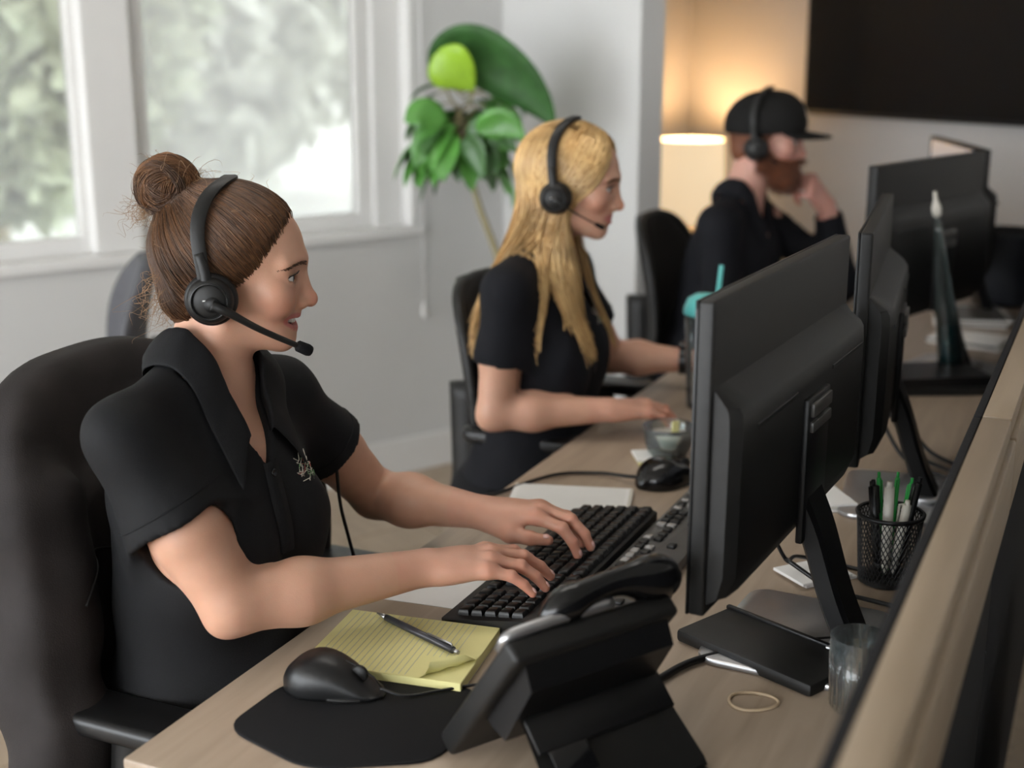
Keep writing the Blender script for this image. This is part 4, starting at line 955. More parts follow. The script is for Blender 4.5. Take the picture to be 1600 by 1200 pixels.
# ---------------------------------------------------------------- a seated person
def build_person(S):
    hd = S['head']; Hc = np.array(hd['c'], float); Hs = hd.get('scale', 1.0)
    yaw, pit, rol = [math.radians(hd.get(k, 0)) for k in ('yaw', 'pitch', 'roll')]
    HR = Rz(yaw) @ Ry(-pit) @ Rx(rol)
    hfn = head_sdf(hd['mouth'], hd.get('male', False))
    def to_head(p): return ((p - Hc.astype(F32)) @ HR.astype(F32)) / F32(Hs)
    def h2w(q): return (np.asarray(q, float) * Hs) @ HR.T + Hc
    G_head = Grp(lambda p: hfn(to_head(p)) * F32(Hs), h2w((0.02, 0, 0.02)), 0.155 * Hs)
    ShR, ShL = np.array(S['shR']), np.array(S['shL']); T = (ShR + ShL) / 2
    lat = ShL - ShR; up = np.array(S.get('up', (0, 0, 1)), float); fw = np.cross(lat, up); TR = frame(fw, up)
    k_ = S.get('bulk', 1.0)
    def to_t(p): return (p - T.astype(F32)) @ TR.astype(F32)
    def t2w(q): return np.asarray(q, float) @ TR.T + T
    nb_top = h2w((-0.008, 0, -0.045)); nb_bot = t2w((-0.012, 0, 0.015)); nr = S.get('neck', 0.053)
    def torso(p, infl=0.0, loose=0.0):
        q = to_t(p); m = np.stack([q[:, 0], np.abs(q[:, 1]), q[:, 2]], 1)
        d = s_ell(q, (-0.005, 0, -0.16), (0.105*k_, 0.143*k_, 0.19))
        d = smin(d, s_ell(q, (0.0, 0, -0.07), (0.085*k_, 0.145*k_, 0.075)), 0.05)
        if S['sex'] == 'f': d = smin(d, s_ell(m, (0.068, 0.064, -0.170), (0.062, 0.066, 0.075)), 0.06)
        else: d = smin(d, s_ell(m, (0.055, 0.07, -0.12), (0.06, 0.08, 0.07)), 0.04)
        d = smin(d, s_ell(q, (0.0, 0, -0.34), (0.105*k_ + loose, 0.138*k_ + loose, 0.16)), 0.06)
        d = smin(d, s_ell(q, (0.028, 0, -0.37), (0.108*k_ + loose, 0.125*k_ + loose, 0.13)), 0.05)
        d = smin(d, s_ell(q, (-0.02, 0, -0.47), (0.135*k_, 0.175*k_, 0.11)), 0.06)
        tr0 = (-0.014, 0.02, 0.035)
        for sh in (ShR, ShL):
            ql = (sh - T) @ TR; d = smin(d, s_cone(q, (-0.014, 0.022*np.sign(ql[1]), 0.038), ql + [0, 0, 0.0], 0.043*k_, 0.037*k_), 0.035)
        return d - F32(infl)
    G_tor = Grp(torso, t2w((0, 0, -0.25)), 0.42)
    G_neck = Grp(lambda p: s_cone(p, nb_top, nb_bot, nr * 0.96, nr * 1.04), (nb_top + nb_bot)/2, 0.20)
    arms = []; hands = []
    for sd, key_ in ((-1, 'R'), (1, 'L')):
        A_ = S['arm' + key_]; sh, el, wr = [np.array(x, float) for x in (S['sh' + key_], A_['elbow'], A_['wrist'])]
        ra = A_.get('r', (0.047, 0.040, 0.042, 0.0265)); mid = el + (wr - el) * 0.34
        R = frame(A_['hand'], A_.get('hup', (0, 0, 1)))
        def arm(p, sh=sh, el=el, wr=wr, ra=ra, mid=mid, R=R):
            od = (sh + wr)/2 - el; od = -od/np.linalg.norm(od)
            mu = sh + (el - sh)*0.58; d = smin(s_cone(p, sh, mu, ra[0]*0.82, ra[0]*0.90), s_cone(p, mu, el, ra[0]*0.90, ra[1]), 0.01); d = smin(d, s_sph(p, el + od*ra[1]*0.62, ra[1]*0.45), 0.015); d = smin(d, s_cone(p, el, mid, ra[1]*0.98, ra[2]), 0.016)
            return smin(d, s_cone(p, mid, wr, ra[2], ra[3], (R[:, 2], 1.08)), 0.02)
        arms.append(Grp(arm, (sh + el + wr) / 3, 0.36))
        js = finger_joints(A_['flex'], A_['spread'], A_['thumb'], -sd); hs = A_.get('hs', 1.0)
        hands.append((hand_grp(wr, R, js, -sd, hs), js, wr, R, hs))
    def body(p):
        d = smin(G_tor(p), G_neck(p), 0.035); d = smin(d, G_head(p), 0.022)
        for a in arms: d = smin(d, a(p), 0.025)
        for h in hands: d = smin(d, h[0](p), 0.016)
        return d
    allp = np.array([h2w((0.02, 0, 0.02)), t2w((0, 0, -0.5)), ShR, ShL] + [np.array(S[k][j]) for k in ('armR', 'armL') for j in ('elbow', 'wrist')] + [h[2] + h[3][:, 0]*0.15 for h in hands])
    lo, hi = allp.min(0) - 0.19, allp.max(0) + 0.19
    V, Q = sdf_mesh(body, lo, hi, S['res'])
    C = np.tile(np.array(S['skin'], float), (len(V), 1))
    hl = ((V - Hc) @ HR) / Hs; mh = np.linalg.norm(hl - [0.02, 0, 0.02], axis=1) < 0.16
    C[mh] = head_tone(hl[mh], S['skin'], hd['mouth'], hd.get('male', False))
    for g_, js, wr, R, hs in hands:
        lo_ = ((V - wr) @ R) / hs
        for k, (pts, r) in enumerate(js):
            for q in pts[(0 if k < 4 else 1):]:
                w = np.exp(-((lo_ - q) ** 2).sum(1) / 0.00012)[:, None]; C = C * (1 + w * (np.array([1.02, 0.84, 0.82]) - 1))
        w = np.clip((np.linalg.norm(lo_ - [0.08, 0, 0], axis=1) < 0.13), 0, 1)[:, None]; C = C * (1 + w * (np.array([1.0, 0.95, 0.97]) - 1))
    base = (T[0], T[1], 0.0)
    po = obj('person', (V, Q), 'skin'); po.data.transform(Matrix.Translation((-base[0], -base[1], 0))); po.location = base; po.matrix_basis = Matrix.Translation(base)
    set_color(po, C); tag(po, S['label'], 'person')
    for g_, js, wr, R, hs in hands:
        if S.get('nails', True): nails(js, wr, R, hs, po)
    # eyes, lashes, brows
    for s in (-1, 1):
        ec = np.array([0.0918, s*0.0318, 0.0178]); ey = obj('eye', (h2w(ball(0.0124, ec, 20)[0]), ball(1, (0, 0, 0), 20)[1]), 'sclera', po)
        gd = np.array([1, hd.get('gaze', 0.0), -0.05]); gd /= np.linalg.norm(gd); Rg = frame(gd)
        cap = lathe([(0.0061, 0.01085), (0.0052, 0.01145), (0.0001, 0.0124 + 0.0002)], 20, cap=False); Rm = np.stack([Rg[:, 1], Rg[:, 2], Rg[:, 0]], 1)
        obj('iris', (h2w(cap[0] @ Rm.T + ec), cap[1]), 'iris', ey)
        cap = lathe([(0.0026, 0.01243), (0.0001, 0.01275)], 16, cap=False); obj('pupil', (h2w(cap[0] @ Rm.T + ec), cap[1]), 'pupil', ey)
        hh = 0.0046 if hd['mouth'] == 'open' else 0.0050
        cur = []
        for u in np.linspace(-1, 1, 11):
            y = 0.0318 + 0.0138*u; z = 0.0172 + 0.12*0.0138*u + hh*math.sqrt(max(0, 1-u*u)); r_ = 0.0136
            x = 0.0918 + math.sqrt(max(1e-6, r_**2 - ((y - 0.0318)*0.92)**2 - (z - 0.0178)**2)); cur.append((x + 0.0006, s*y, z))
        cur = np.array(cur)
        vfs = [tube(h2w(cur), 0.0009*Hs, 6)]
        for i in range(26):
            u = (i + 0.5)/26*10; i0 = int(u); p = cur[i0] + (cur[min(10, i0+1)] - cur[i0])*(u - i0); o_ = (p - ec); o_[2] = 0.006; o_ /= np.linalg.norm(o_)
            vfs.append(tube(h2w([p, p + o_*0.004, p + o_*0.007 + [0, 0, 0.003]]), [0.0004, 0.0003, 0.0001], 3))
        obj('eyelashes', join(*vfs), 'lash', po)
        bp = []
        for i in range(170):
            u = random.random(); y = 0.012 + 0.043*u; z0 = 0.0345 + 0.005*math.sin(u*2.0) - 0.009*u*u + random.uniform(-0.0028, 0.0028)*(1 - 0.6*u); bp.append((0.13, s*y, z0))
        bp = np.array(bp, F32); q = bp.copy(); q[:, 0] = 0.122 - 12*(np.abs(q[:, 1]))**2
        for _ in range(25): q[:, 0] -= (hfn(q) - 0.0006)*0.6
        d_ = np.array([-0.25, s*0.9, 0.25]); e_ = q + d_*0.006; e_ = project(hfn, e_, 0.0010, 3)
        obj('eyebrow', strands(h2w(np.stack([q, (q+e_)/2, e_], 1).reshape(-1, 3)).reshape(-1, 3, 3), 0.00042*Hs), S['browmat'], po)
    if hd['mouth'] == 'open':
        for i in range(10):
            u = (i - 4.5); y = u*0.0066; x = 0.0990 - 16*y*y; z = -0.0445 + 9*y*y
            b_ = box(0.004, 0.0064, 0.0088 - 0.0005*abs(u), (0, 0, 0), 0.0012); ang = math.atan2(-2*19*y, 1)
            obj('tooth', (h2w(xf(b_, (x - 0.001, y, z), Rz(math.atan(32*y)))[0]), b_[1]), 'teeth', po)
    # ---- shirt
    SL = S['sleeve']; cuts = []
    for key_ in 'RL':
        sh, el, wr = np.array(S['sh'+key_]), np.array(S['arm'+key_]['elbow']), np.array(S['arm'+key_]['wrist'])
        cuts.append((sh, el, wr))
    ra = S['sleeve_r']
    def folds(p):
        q = to_t(p); x, y, z = q[:, 0], q[:, 1], q[:, 2]
        f = 0.0045*np.sin(42*z + 20*np.abs(y) + 3*np.sin(14*y + 3)) * np.exp(-((z + 0.36)/0.14)**2)
        f += 0.0030*np.sin(58*(z*0.6 + np.abs(y)*0.9) + 2.5*np.sin(25*x)) * np.exp(-(((np.abs(y) - 0.13)/0.06)**2 + ((z + 0.10)/0.09)**2))
        f += 0.0012*np.sin(31*x + 27*y + 40*z)
        return f
    def sleeves(p, infl, cut=False, ext=0.0):
        d = None
        for sh, el, wr in cuts:
            if SL >= 1:
                a = smin(s_cone(p, sh, el, ra[0] - infl, ra[1] - infl), s_cone(p, el, wr, ra[1] - infl, ra[2] - infl), 0.03)
                ax = (wr - el)/np.linalg.norm(wr - el); c_ = wr - ax*0.02
            else:
                e = sh + (el - sh) * SL * 1.25 + np.asarray(S.get('hem_shift', (0, 0, 0))); a = s_cone(p, sh, e, ra[0] - infl, ra[1] - infl)
                ax = (el - sh)/np.linalg.norm(el - sh); c_ = sh + (el - sh)*SL
            if cut: a = smax(a, ((p - c_.astype(F32)) @ ax.astype(F32)), 0.003)
            if ext: a = np.maximum(a, -((p - c_.astype(F32)) @ ax.astype(F32)) - F32(ext))
            d = a if d is None else np.minimum(d, a)
        return d
    LO = S.get('loose', 0.008)
    def shirt(p):
        fo = folds(p); t = torso(p, 0.009, LO) - fo; sl = sleeves(p, 0, True) - fo*0.9
        d = smax(smin(t, sl, 0.055), -sleeves(p, 0.0105, ext=0.030), 0.003)
        q = to_t(p); d = np.maximum(d, -0.52 - q[:, 2])
        nk = s_cone(p, nb_top, nb_bot + (nb_bot - nb_top)*0.4, nr*1.02, nr*1.14); d = np.maximum(d, -nk)
        uv = S.get('vneck', -0.105); wv = (q[:, 2] - uv) / (0.03 - uv) * 0.050
        vee = np.maximum(np.abs(q[:, 1]) - wv, np.maximum(0.01 - q[:, 0], q[:, 2] - 0.12)) * 0.8
        vee = np.maximum(vee, -torso(p, -0.006, 0))
        return np.maximum(d, -vee)
    so = sdf_mesh(Grp(shirt, t2w((0.0, 0, -0.2)), 0.46) if SL < 1 else shirt, lo, hi, S['cres'])
    so = relax(so, 2)
    sho = obj('shirt', so, S['shirtmat'], po)
    # collar, placket, buttons
    outer = lambda p: smin(torso(p, 0.009, LO), sleeves(p, 0), 0.055)
    na = (nb_top - nb_bot)/np.linalg.norm(nb_top - nb_bot)
    rows = [[], [], [], [], [], []]
    cpt = S.get('vneck', -0.105); CW_ = S.get('collar', 0.066)
    tn0, tb0 = (nb_top - T) @ TR, (nb_bot - T) @ TR
    def ncen(z): return tb0 + (tn0 - tb0) * ((z - tb0[2]) / (tn0[2] - tb0[2]))
    def ring(th):
        dn = np.array([-math.cos(abs(th)), math.sin(th), 0]); zz = np.arange(0.13, -0.05, -0.003)
        P = np.array([ncen(z) + dn*nr*1.13 for z in zz]); P[:, 2] = zz; dd = outer(t2w(P).astype(F32)); k = int(np.argmax(dd < 0)) if (dd < 0).any() else len(zz) - 1
        return P[k] - [0, 0, 0.004], dn
    for i in range(61):
        u = -1 + 2*i/60; e = abs(u); sg = 1 if u >= 0 else -1
        if e <= 0.62:
            b0, dn = ring(u/0.62*math.radians(105)); w = 0.0
        else:
            w = (e - 0.62)/0.38; E_, dn = ring(sg*math.radians(105)); zA = cpt + 0.45*(0.03 - cpt); A_ = np.array([0, sg*0.05*0.45 + sg*0.004, zA]); b0 = E_*(1 - w) + A_*w
            xs_ = np.arange(0.16, -0.03, -0.003); P = np.array([(x, b0[1], b0[2]) for x in xs_]); dd = outer(t2w(P).astype(F32)); k = int(np.argmax(dd < 0)) if (dd < 0).any() else len(xs_) - 1
            b0 = np.array([max(xs_[k], b0[0]*0 - 1) if w > 0.15 else b0[0]*(1 - w/0.15) + xs_[k]*w/0.15, b0[1], b0[2]])
            dn = dn*(1 - w) + np.array([0.25, sg*0.9, -0.15])*w; dn /= np.linalg.norm(dn)
        h = 0.036*(1 - w) + 0.012*w; upv = np.array([0.0, -sg*0.35*w, 1 - 0.3*w]) + np.array([0.5*w, 0, 0]); t0 = b0 + upv*h
        fl = CW_*(0.80 + 0.30*w*w); dw = np.array([0.1*w, 0, -1.0])
        o1 = t0 + dn*0.006; o2 = t0 + dn*(0.010 + fl*0.36) + dw*fl*0.42; o3 = t0 + dn*(0.012 + fl*0.66) + dw*fl*0.86
        for r_, q in zip(rows, (b0, t0, (t0 + o1)/2 + [0, 0, 0.0015], o1, o2, o3)): r_.append(t2w(q))
    rows = [np.array(r) for r in rows]
    for k in (0, 1, 2, 3): rows[k] = project(body, rows[k], 0.003 + 0.0015*k, 4, only_in=True)
    rows[4] = project(outer, rows[4], 0.009, 5, only_in=True); rows[5] = project(outer, rows[5], 0.0045, 5)
    CV, CF = loft(rows, closed=False, caps=False); co = obj('collar', (CV, CF), S['shirtmat'], po)
    md = co.modifiers.new('thick', 'SOLIDIFY'); md.thickness = 0.0028; md.offset = 0.0
    md = co.modifiers.new('sub', 'SUBSURF'); md.levels = 1; md.render_levels = 1
    z = np.linspace(cpt + 0.012, cpt - 0.11, 14); strip = []
    for dy in (-0.014, -0.013, 0.013, 0.014):
        w_ = np.array([t2w((0.25, dy, zz)) for zz in z], F32); ax = TR[:, 0].astype(F32)
        for _ in range(30): w_ -= (outer(w_)*0.9)[:, None]*ax
        strip.append(w_ + ax*F32(0.0035 if abs(dy) < 0.0135 else -0.002))
    pv, pf = loft(strip, closed=False, caps=False); obj('placket', (pv, pf), S['shirtmat'], po)
    for zz in (cpt - 0.004, cpt - 0.045, cpt - 0.085):
        w_ = np.array([t2w((0.25, 0, zz))], F32); ax = TR[:, 0].astype(F32)
        for _ in range(30): w_ -= (outer(w_)*0.9)[:, None]*ax
        n_ = sgrad(outer, w_)[0]; Rb_ = frame(n_); Rb_ = np.stack([Rb_[:, 1], Rb_[:, 2], Rb_[:, 0]], 1)
        obj('button', xf(lathe([(0.0045, 0), (0.0055, 0.001), (0.0055, 0.002), (0.004, 0.0026), (0.0028, 0.0018), (0.0003, 0.0018)], 16), w_[0] + n_*0.0035, Rb_), 'blackg', po)
    if SL < 1:      # stitched hem of each sleeve and shoulder seam
        for sh, el, wr in cuts:
            ax = (el - sh)/np.linalg.norm(el - sh)
            for k_h, nm in ((SL, 'sleeve_hem'),):
                c_ = sh + (el - sh)*k_h - ax*0.020 + np.asarray(S.get('hem_shift', (0, 0, 0)))*0.7; Rf = frame(ax); pts = []
                ang = np.linspace(0, 2*math.pi, 49); w_ = np.array([c_ + (Rf[:, 1]*math.cos(a) + Rf[:, 2]*math.sin(a))*0.055 for a in ang], F32); dr = (w_ - c_.astype(F32))/0.055
                for _ in range(12): w_ -= (np.clip(outer(w_) - folds(w_), -0.02, 0.02)*0.8)[:, None]*dr
                rr_ = np.clip(np.linalg.norm(w_ - c_, axis=1), 0.03, 0.082)[:, None]; w_ = c_ + dr*rr_
                obj(nm, tube(w_.astype(float), 0.0011, 5, caps=False), S['shirtmat'], po)
    # embroidered crest on the person's left chest: short threads in several colours
    lg = []
    for i in range(S.get('threads', 46)):
        y0, z0 = S.get('crest', (0.072, -0.078)); a = random.uniform(-0.6, 1.2); c_ = np.array([0.25, y0 + random.uniform(-0.02, 0.02), z0 + random.uniform(-0.016, 0.016)]); l_ = random.uniform(0.003, 0.009)
        lg.append([c_ + np.array([0, math.cos(a), math.sin(a)])*l_*k for k in (-1, 0, 1)])
    lg = np.array(lg); w_ = (lg.reshape(-1, 3) @ TR.T + T).astype(F32); ax = TR[:, 0].astype(F32)
    for _ in range(30): w_ -= (outer(w_)*0.9)[:, None]*ax
    w_ = w_ + sgrad(outer, w_)*F32(0.0022); w_ = w_.reshape(-1, 3, 3); n3 = len(w_)
    cr = obj('crest', strands(w_[: n3*2//3], 0.0008, 0.0006), 'thread', po)
    obj('crest_stitching', strands(w_[n3*2//3: n3*5//6], 0.0008, 0.0006), 'threadred', cr); obj('crest_stitching', strands(w_[n3*5//6:], 0.0008, 0.0006), 'threadgreen', cr)
    # ---- trousers and shoes
    hipc = t2w((0, 0, -0.5)); hz = 0.50
    legs = []
    for sd in (-1, 1):
        l_ = TR[:, 1]*sd*0.095; h0 = np.array([hipc[0], hipc[1], 0.53]) + l_; f_ = np.array([TR[0, 0], TR[1, 0], 0]); f_ /= np.linalg.norm(f_)
        kn = h0 + f_*0.43 + l_*0.6 + [0, 0, 0.02 - 0.03]; an = np.array([kn[0], kn[1], 0.10]) - f_*0.03; legs.append((h0, kn, an, f_))
    def tr(p):
        d = s_ell((p - np.array([hipc[0], hipc[1], 0.55], F32)) @ TR.astype(F32), (-0.02, 0, 0), (0.155, 0.19, 0.12))
        for h0, kn, an, f_ in legs:
            d = smin(d, s_cone(p, h0, kn, 0.088, 0.066), 0.04); d = smin(d, s_cone(p, kn, an, 0.064, 0.052), 0.03)
        return d
    a_ = np.array([x for l in legs for x in l[:3]] + [hipc]); obj('trousers', sdf_mesh(tr, a_.min(0) - 0.2, a_.max(0) + 0.2, 0.012), 'trousers', po)
    def shoe(p):
        d = None
        for h0, kn, an, f_ in legs:
            e = smin(s_cone(p, np.array([an[0], an[1], 0.045]), np.array([an[0], an[1], 0.04]) + f_*0.16, 0.040, 0.034), s_cone(p, an, np.array([an[0], an[1], 0.05]), 0.04, 0.04), 0.03)
            d = e if d is None else np.minimum(d, e)
        return np.maximum(d, 0.004 - p[:, 2])
    for lg_ in list(legs):
        legs[:] = [lg_]; an = lg_[2]
        obj('shoe', sdf_mesh(shoe, an - [0.26, 0.26, 0.12], an + [0.26, 0.26, 0.08], 0.010), 'vinyl', po)
    return dict(o=po, h2w=h2w, hfn=hfn, HR=HR, Hc=Hc, Hs=Hs, body=body, outer=outer, t2w=t2w, TR=TR, T=T, shirt=shirt)
TYPE_FLEX = [(16, 28, 16), (18, 30, 18), (20, 30, 18), (20, 28, 16)]
THUMB = [(0.016, 0.020, -0.010), (0.048, 0.041, -0.020), (0.078, 0.046, -0.024), (0.103, 0.044, -0.028)]
FIST = [(62, 75, 45), (58, 78, 45), (58, 80, 45), (60, 80, 45)]
W1 = build_person(dict(
    label='woman with a brown hair bun in a black polo shirt typing, smiling', sex='f', res=0.0023, cres=0.0045,
    head=dict(c=(-0.397, 1.80, 1.19), yaw=3.5, pitch=0, roll=0, mouth='open', gaze=0.15), skin=(0.54, 0.30, 0.205), browmat='hair_brown', neck=0.054,
    shR=(-0.484, 1.613, 1.034), shL=(-0.340, 1.895, 1.018), up=(0.04, 0.0, 1), bulk=0.97,
    armR=dict(elbow=(-0.357, 1.590, 0.818), wrist=(-0.118, 1.722, 0.815), hand=(1, 0.24, 0.06), r=(0.052, 0.0385, 0.043, 0.027), flex=[(14, 20, 12), (16, 22, 12), (18, 24, 14), (18, 22, 12)], spread=(6, 1, -4, -9), thumb=THUMB, hs=1.06),
    armL=dict(elbow=(-0.222, 2.055, 0.805), wrist=(-0.045, 1.950, 0.812), hand=(1, -0.22, 0.10), r=(0.050, 0.0375, 0.042, 0.027), flex=[(24, 32, 18), (20, 30, 20), (24, 34, 20), (26, 32, 20)], spread=(5, 1, -4, -9), thumb=THUMB, hs=1.06),
    hem_shift=(-0.008, 0.002, 0.0), sleeve=0.50, sleeve_r=(0.036, 0.071), shirtmat='shirt', vneck=-0.062, loose=0.004, collar=0.064))
W2 = build_person(dict(
    label='woman with long blonde hair in a black polo shirt typing', sex='f', res=0.0034, cres=0.007, nails=False,
    head=dict(c=(0.100, 2.76, 1.21), yaw=-10, pitch=-3, roll=0, mouth='closed', gaze=0.1), skin=(0.55, 0.305, 0.21), browmat='hair_brown2', neck=0.050,
    shR=(-0.010, 2.625, 1.030), shL=(0.122, 2.915, 1.030), up=(0.03, 0.0, 1), bulk=0.94,
    armR=dict(elbow=(-0.035, 2.610, 0.785), wrist=(0.195, 2.615, 0.790), hand=(0.92, 0.34, -0.02), r=(0.045, 0.035, 0.039, 0.026), flex=TYPE_FLEX, spread=(6, 1, -4, -9), thumb=THUMB),
    armL=dict(elbow=(0.225, 3.040, 0.800), wrist=(0.42, 3.000, 0.800), hand=(0.95, -0.2, -0.03), r=(0.044, 0.038, 0.040, 0.026), flex=TYPE_FLEX, spread=(6, 1, -4, -9), thumb=THUMB),
    sleeve=0.60, sleeve_r=(0.038, 0.060), shirtmat='shirt2', vneck=-0.075, loose=0.004, collar=0.055, threads=30))
MN = build_person(dict(
    label='bearded man in a black cap and long sleeved shirt, hand at chin', sex='m', res=0.0048, cres=0.009, nails=False,
    head=dict(c=(0.717, 3.95, 1.212), yaw=-16, pitch=-2, roll=0, mouth='closed', male=True, scale=1.04, gaze=0.1), skin=(0.55, 0.30, 0.235), browmat='hair_red', neck=0.060,
    shR=(0.580, 3.765, 1.000), shL=(0.750, 4.085, 1.000), up=(0.16, -0.06, 1), bulk=1.12,
    armR=dict(elbow=(0.585, 3.70, 0.745), wrist=(0.80, 3.76, 0.790), hand=(0.93, 0.3, -0.03), r=(0.052, 0.045, 0.046, 0.031), flex=TYPE_FLEX, spread=(6, 1, -4, -9), thumb=THUMB, hs=1.12),
    armL=dict(elbow=(1.000, 4.05, 0.790), wrist=(0.935, 4.00, 1.030), hand=(-0.50, -0.28, 0.62), hup=(0.6, -0.6, 0.5), r=(0.052, 0.045, 0.046, 0.031), flex=FIST, spread=(3, 1, -2, -4), thumb=[(0.016, 0.020, -0.010), (0.045, 0.034, -0.024), (0.066, 0.030, -0.036), (0.082, 0.018, -0.042)], hs=1.12),
    sleeve=1.0, sleeve_r=(0.054, 0.056, 0.042), shirtmat='shirt2', vneck=-0.04, loose=0.006, collar=0.06, threads=24, crest=(0.08, -0.11)))
# ---------------------------------------------------------------- hair, beard, cap
HC_, HRAD = np.array([0.013, 0, 0.052]), np.array([0.1035, 0.0785, 0.0925])
def on_cap(n, k=1.0): return HC_ + n / np.linalg.norm(n, axis=-1, keepdims=True) * HRAD * np.asarray(k)[..., None]
def hairline(z): return np.interp(z, [-0.06, -0.045, -0.01, 0.010, 0.024, 0.058, 0.085, 0.100, 0.12], [-0.045, -0.035, -0.006, 0.030, 0.046, 0.074, 0.094, 0.104, 0.14])
def hair_cap(P, name, m, extra=None, res=0.003, grow=1.0):
    def fn(p, nocut=False):
        d = s_ell(p, HC_, HRAD * grow); d = smin(d, s_ell(p, (-0.034, 0, -0.016), (0.042, 0.050, 0.040)), 0.03)
        full = d; d = smax(d, (p[:, 0] + 0.011 - hairline(p[:, 2]).astype(F32)) * F32(0.75), 0.006)
        if extra: d = smin(d, extra(p), 0.015); full = smin(full, extra(p), 0.015)
        return full if nocut else d
    v, f = sdf_mesh(fn, (-0.14, -0.11, -0.10), (0.14, 0.11, 0.21), res)
    P['hairfn'] = lambda p: fn(p, True)
    return obj(name, (P['h2w'](v), f), m, P['o'])
# --- woman with the bun
BUN = np.array([-0.061, 0.0, 0.137])
def bunf(p):
    q = p - BUN.astype(F32); lump = 0.0035*np.sin(70*q[:, 0] + 40*q[:, 2] + 1) * np.sin(55*q[:, 1] + 2) + 0.003*np.sin(60*q[:, 2] - 50*q[:, 0])
    b = s_ell(p, BUN, (0.0385, 0.036, 0.036)) - lump.astype(F32); b = smin(b, s_ell(p, BUN + np.array([0.018, 0, -0.010]), (0.026, 0.030, 0.022)), 0.01)
    b = smax(b, -s_ell(p, BUN + np.array([-0.006, -0.040, 0.012]), (0.009, 0.012, 0.007)), 0.008)
    return smin(b, s_cone(p, (-0.035, 0, 0.108), BUN, 0.030, 0.024), 0.012)
hr = hair_cap(W1, 'hair', 'hair_brown', bunf, 0.0025)
def cap_strands(n, target, seed, kmin=1.0, kmax=1.035, K=14):
    g = np.random.default_rng(seed); out = []
    tn = (np.array(target) - HC_) / HRAD; tn /= np.linalg.norm(tn)
    while len(out) < n:
        v = g.normal(size=3); v /= np.linalg.norm(v); p = HC_ + v * HRAD
        if p[2] < -0.05 or p[0] > hairline(p[2]) + 0.001: continue
        if g.random() < 0.35:                         # start at the front hairline
            z = g.uniform(0.0, 0.098); x = hairline(z) + g.normal(0.0005, 0.0035); y2 = 1 - ((x - HC_[0])/HRAD[0])**2 - ((z - HC_[2])/HRAD[2])**2
            if y2 < 0: continue
            v = np.array([(x - HC_[0])/HRAD[0], g.choice([-1, 1])*math.sqrt(y2), (z - HC_[2])/HRAD[2]])
        om = math.acos(np.clip(v @ tn, -1, 1)); t = np.linspace(0, 1.0, K)
        if om < 0.2: continue
        s = (np.sin((1-t)*om)[:, None]*v + np.sin(t*om)[:, None]*tn) / math.sin(om)
        s += 0.02*np.sin(t*math.pi)[:, None]*g.normal(size=3)
        out.append(on_cap(s, g.uniform(kmin, kmax) - 0.012*np.exp(-t*12)))
    return np.array(out)
cs = cap_strands(4200, (-0.058, 0, 0.136), 3)
g = np.random.default_rng(8); nap = []
while len(nap) < 700:      # strands swept up from the nape
    a = g.uniform(-1.8, 1.8); p0 = np.array([-0.034 - 0.040*math.cos(a), 0.048*math.sin(a), g.uniform(-0.055, 0.0)]); e = np.array([-0.075, 0.02*math.sin(a), 0.105]); t = np.linspace(0, 1, 14)[:, None]
    nap.append(p0 + (e - p0)*t + np.array([-0.03, 0.02*math.sin(a), 0])*np.sin(t*math.pi))
cs = np.concatenate([cs[:2200], np.array(nap), cs[2200:]]); q = cs.reshape(-1, 3).astype(F32); kk = RNG.uniform(0.0002, 0.0030, (len(cs), 1)).repeat(14, 1); kk[:, 0] = -0.0050; kk[:, 1] = np.minimum(kk[:, 1], 0.0006)
q = project(W1['hairfn'], q, kk.ravel().astype(F32), 3); cs = q.reshape(-1, 14, 3).astype(float)
obj('hair_strands', strands(W1['h2w'](cs[:2800].reshape(-1, 3)).reshape(-1, 14, 3), 0.0007), 'hair_brown', hr)['kind'] = 'stuff'
obj('hair_strands', strands(W1['h2w'](cs[2800:].reshape(-1, 3)).reshape(-1, 14, 3), 0.0006), 'hair_brown2', hr)['kind'] = 'stuff'
def bun_strands(n, seed, K=18):
    """locks of near-parallel hairs wound round the bun"""
    g = np.random.default_rng(seed); out = []
    for i in range(n // 22):
        ax = np.array([g.normal(0, 0.40), 1.0, g.normal(0, 0.40)]); ax /= np.linalg.norm(ax)
        u = np.cross(ax, g.normal(size=3)); u /= np.linalg.norm(u); w = np.cross(ax, u); off = g.uniform(-0.88, 0.88); a0 = g.uniform(0, 6.28); L = g.uniform(1.5, 3.6); k0 = g.uniform(0.92, 1.07); e1 = g.uniform(0.82, 1.05)
        for j in range(22):
            o2 = np.clip(off + g.normal(0, 0.075), -0.95, 0.95); a = a0 + g.normal(0, 0.12) + np.linspace(0, L + g.normal(0, 0.25), K); rr = math.sqrt(1 - o2*o2)*np.linspace(1.0, e1 + g.normal(0, 0.03), K)
            p = ax*o2 + np.cos(a)[:, None]*u*rr[:, None] + np.sin(a)[:, None]*w*rr[:, None]
            out.append(BUN + p*np.array([0.0415, 0.039, 0.040])*(k0 + g.normal(0, 0.014)) + 0.0007*np.sin(np.linspace(0, 9, K))[:, None]*g.normal(size=3))
    return np.array(out)
bs = bun_strands(1760, 5)
bo = obj('bun_strands', strands(W1['h2w'](bs[:1000].reshape(-1, 3)).reshape(-1, 18, 3), 0.0007), 'hair_brown', hr); bo['kind'] = 'stuff'
obj('bun_strands', strands(W1['h2w'](bs[1000:].reshape(-1, 3)).reshape(-1, 18, 3), 0.0006), 'hair_brown2', hr)['kind'] = 'stuff'
g = np.random.default_rng(11); fly = []
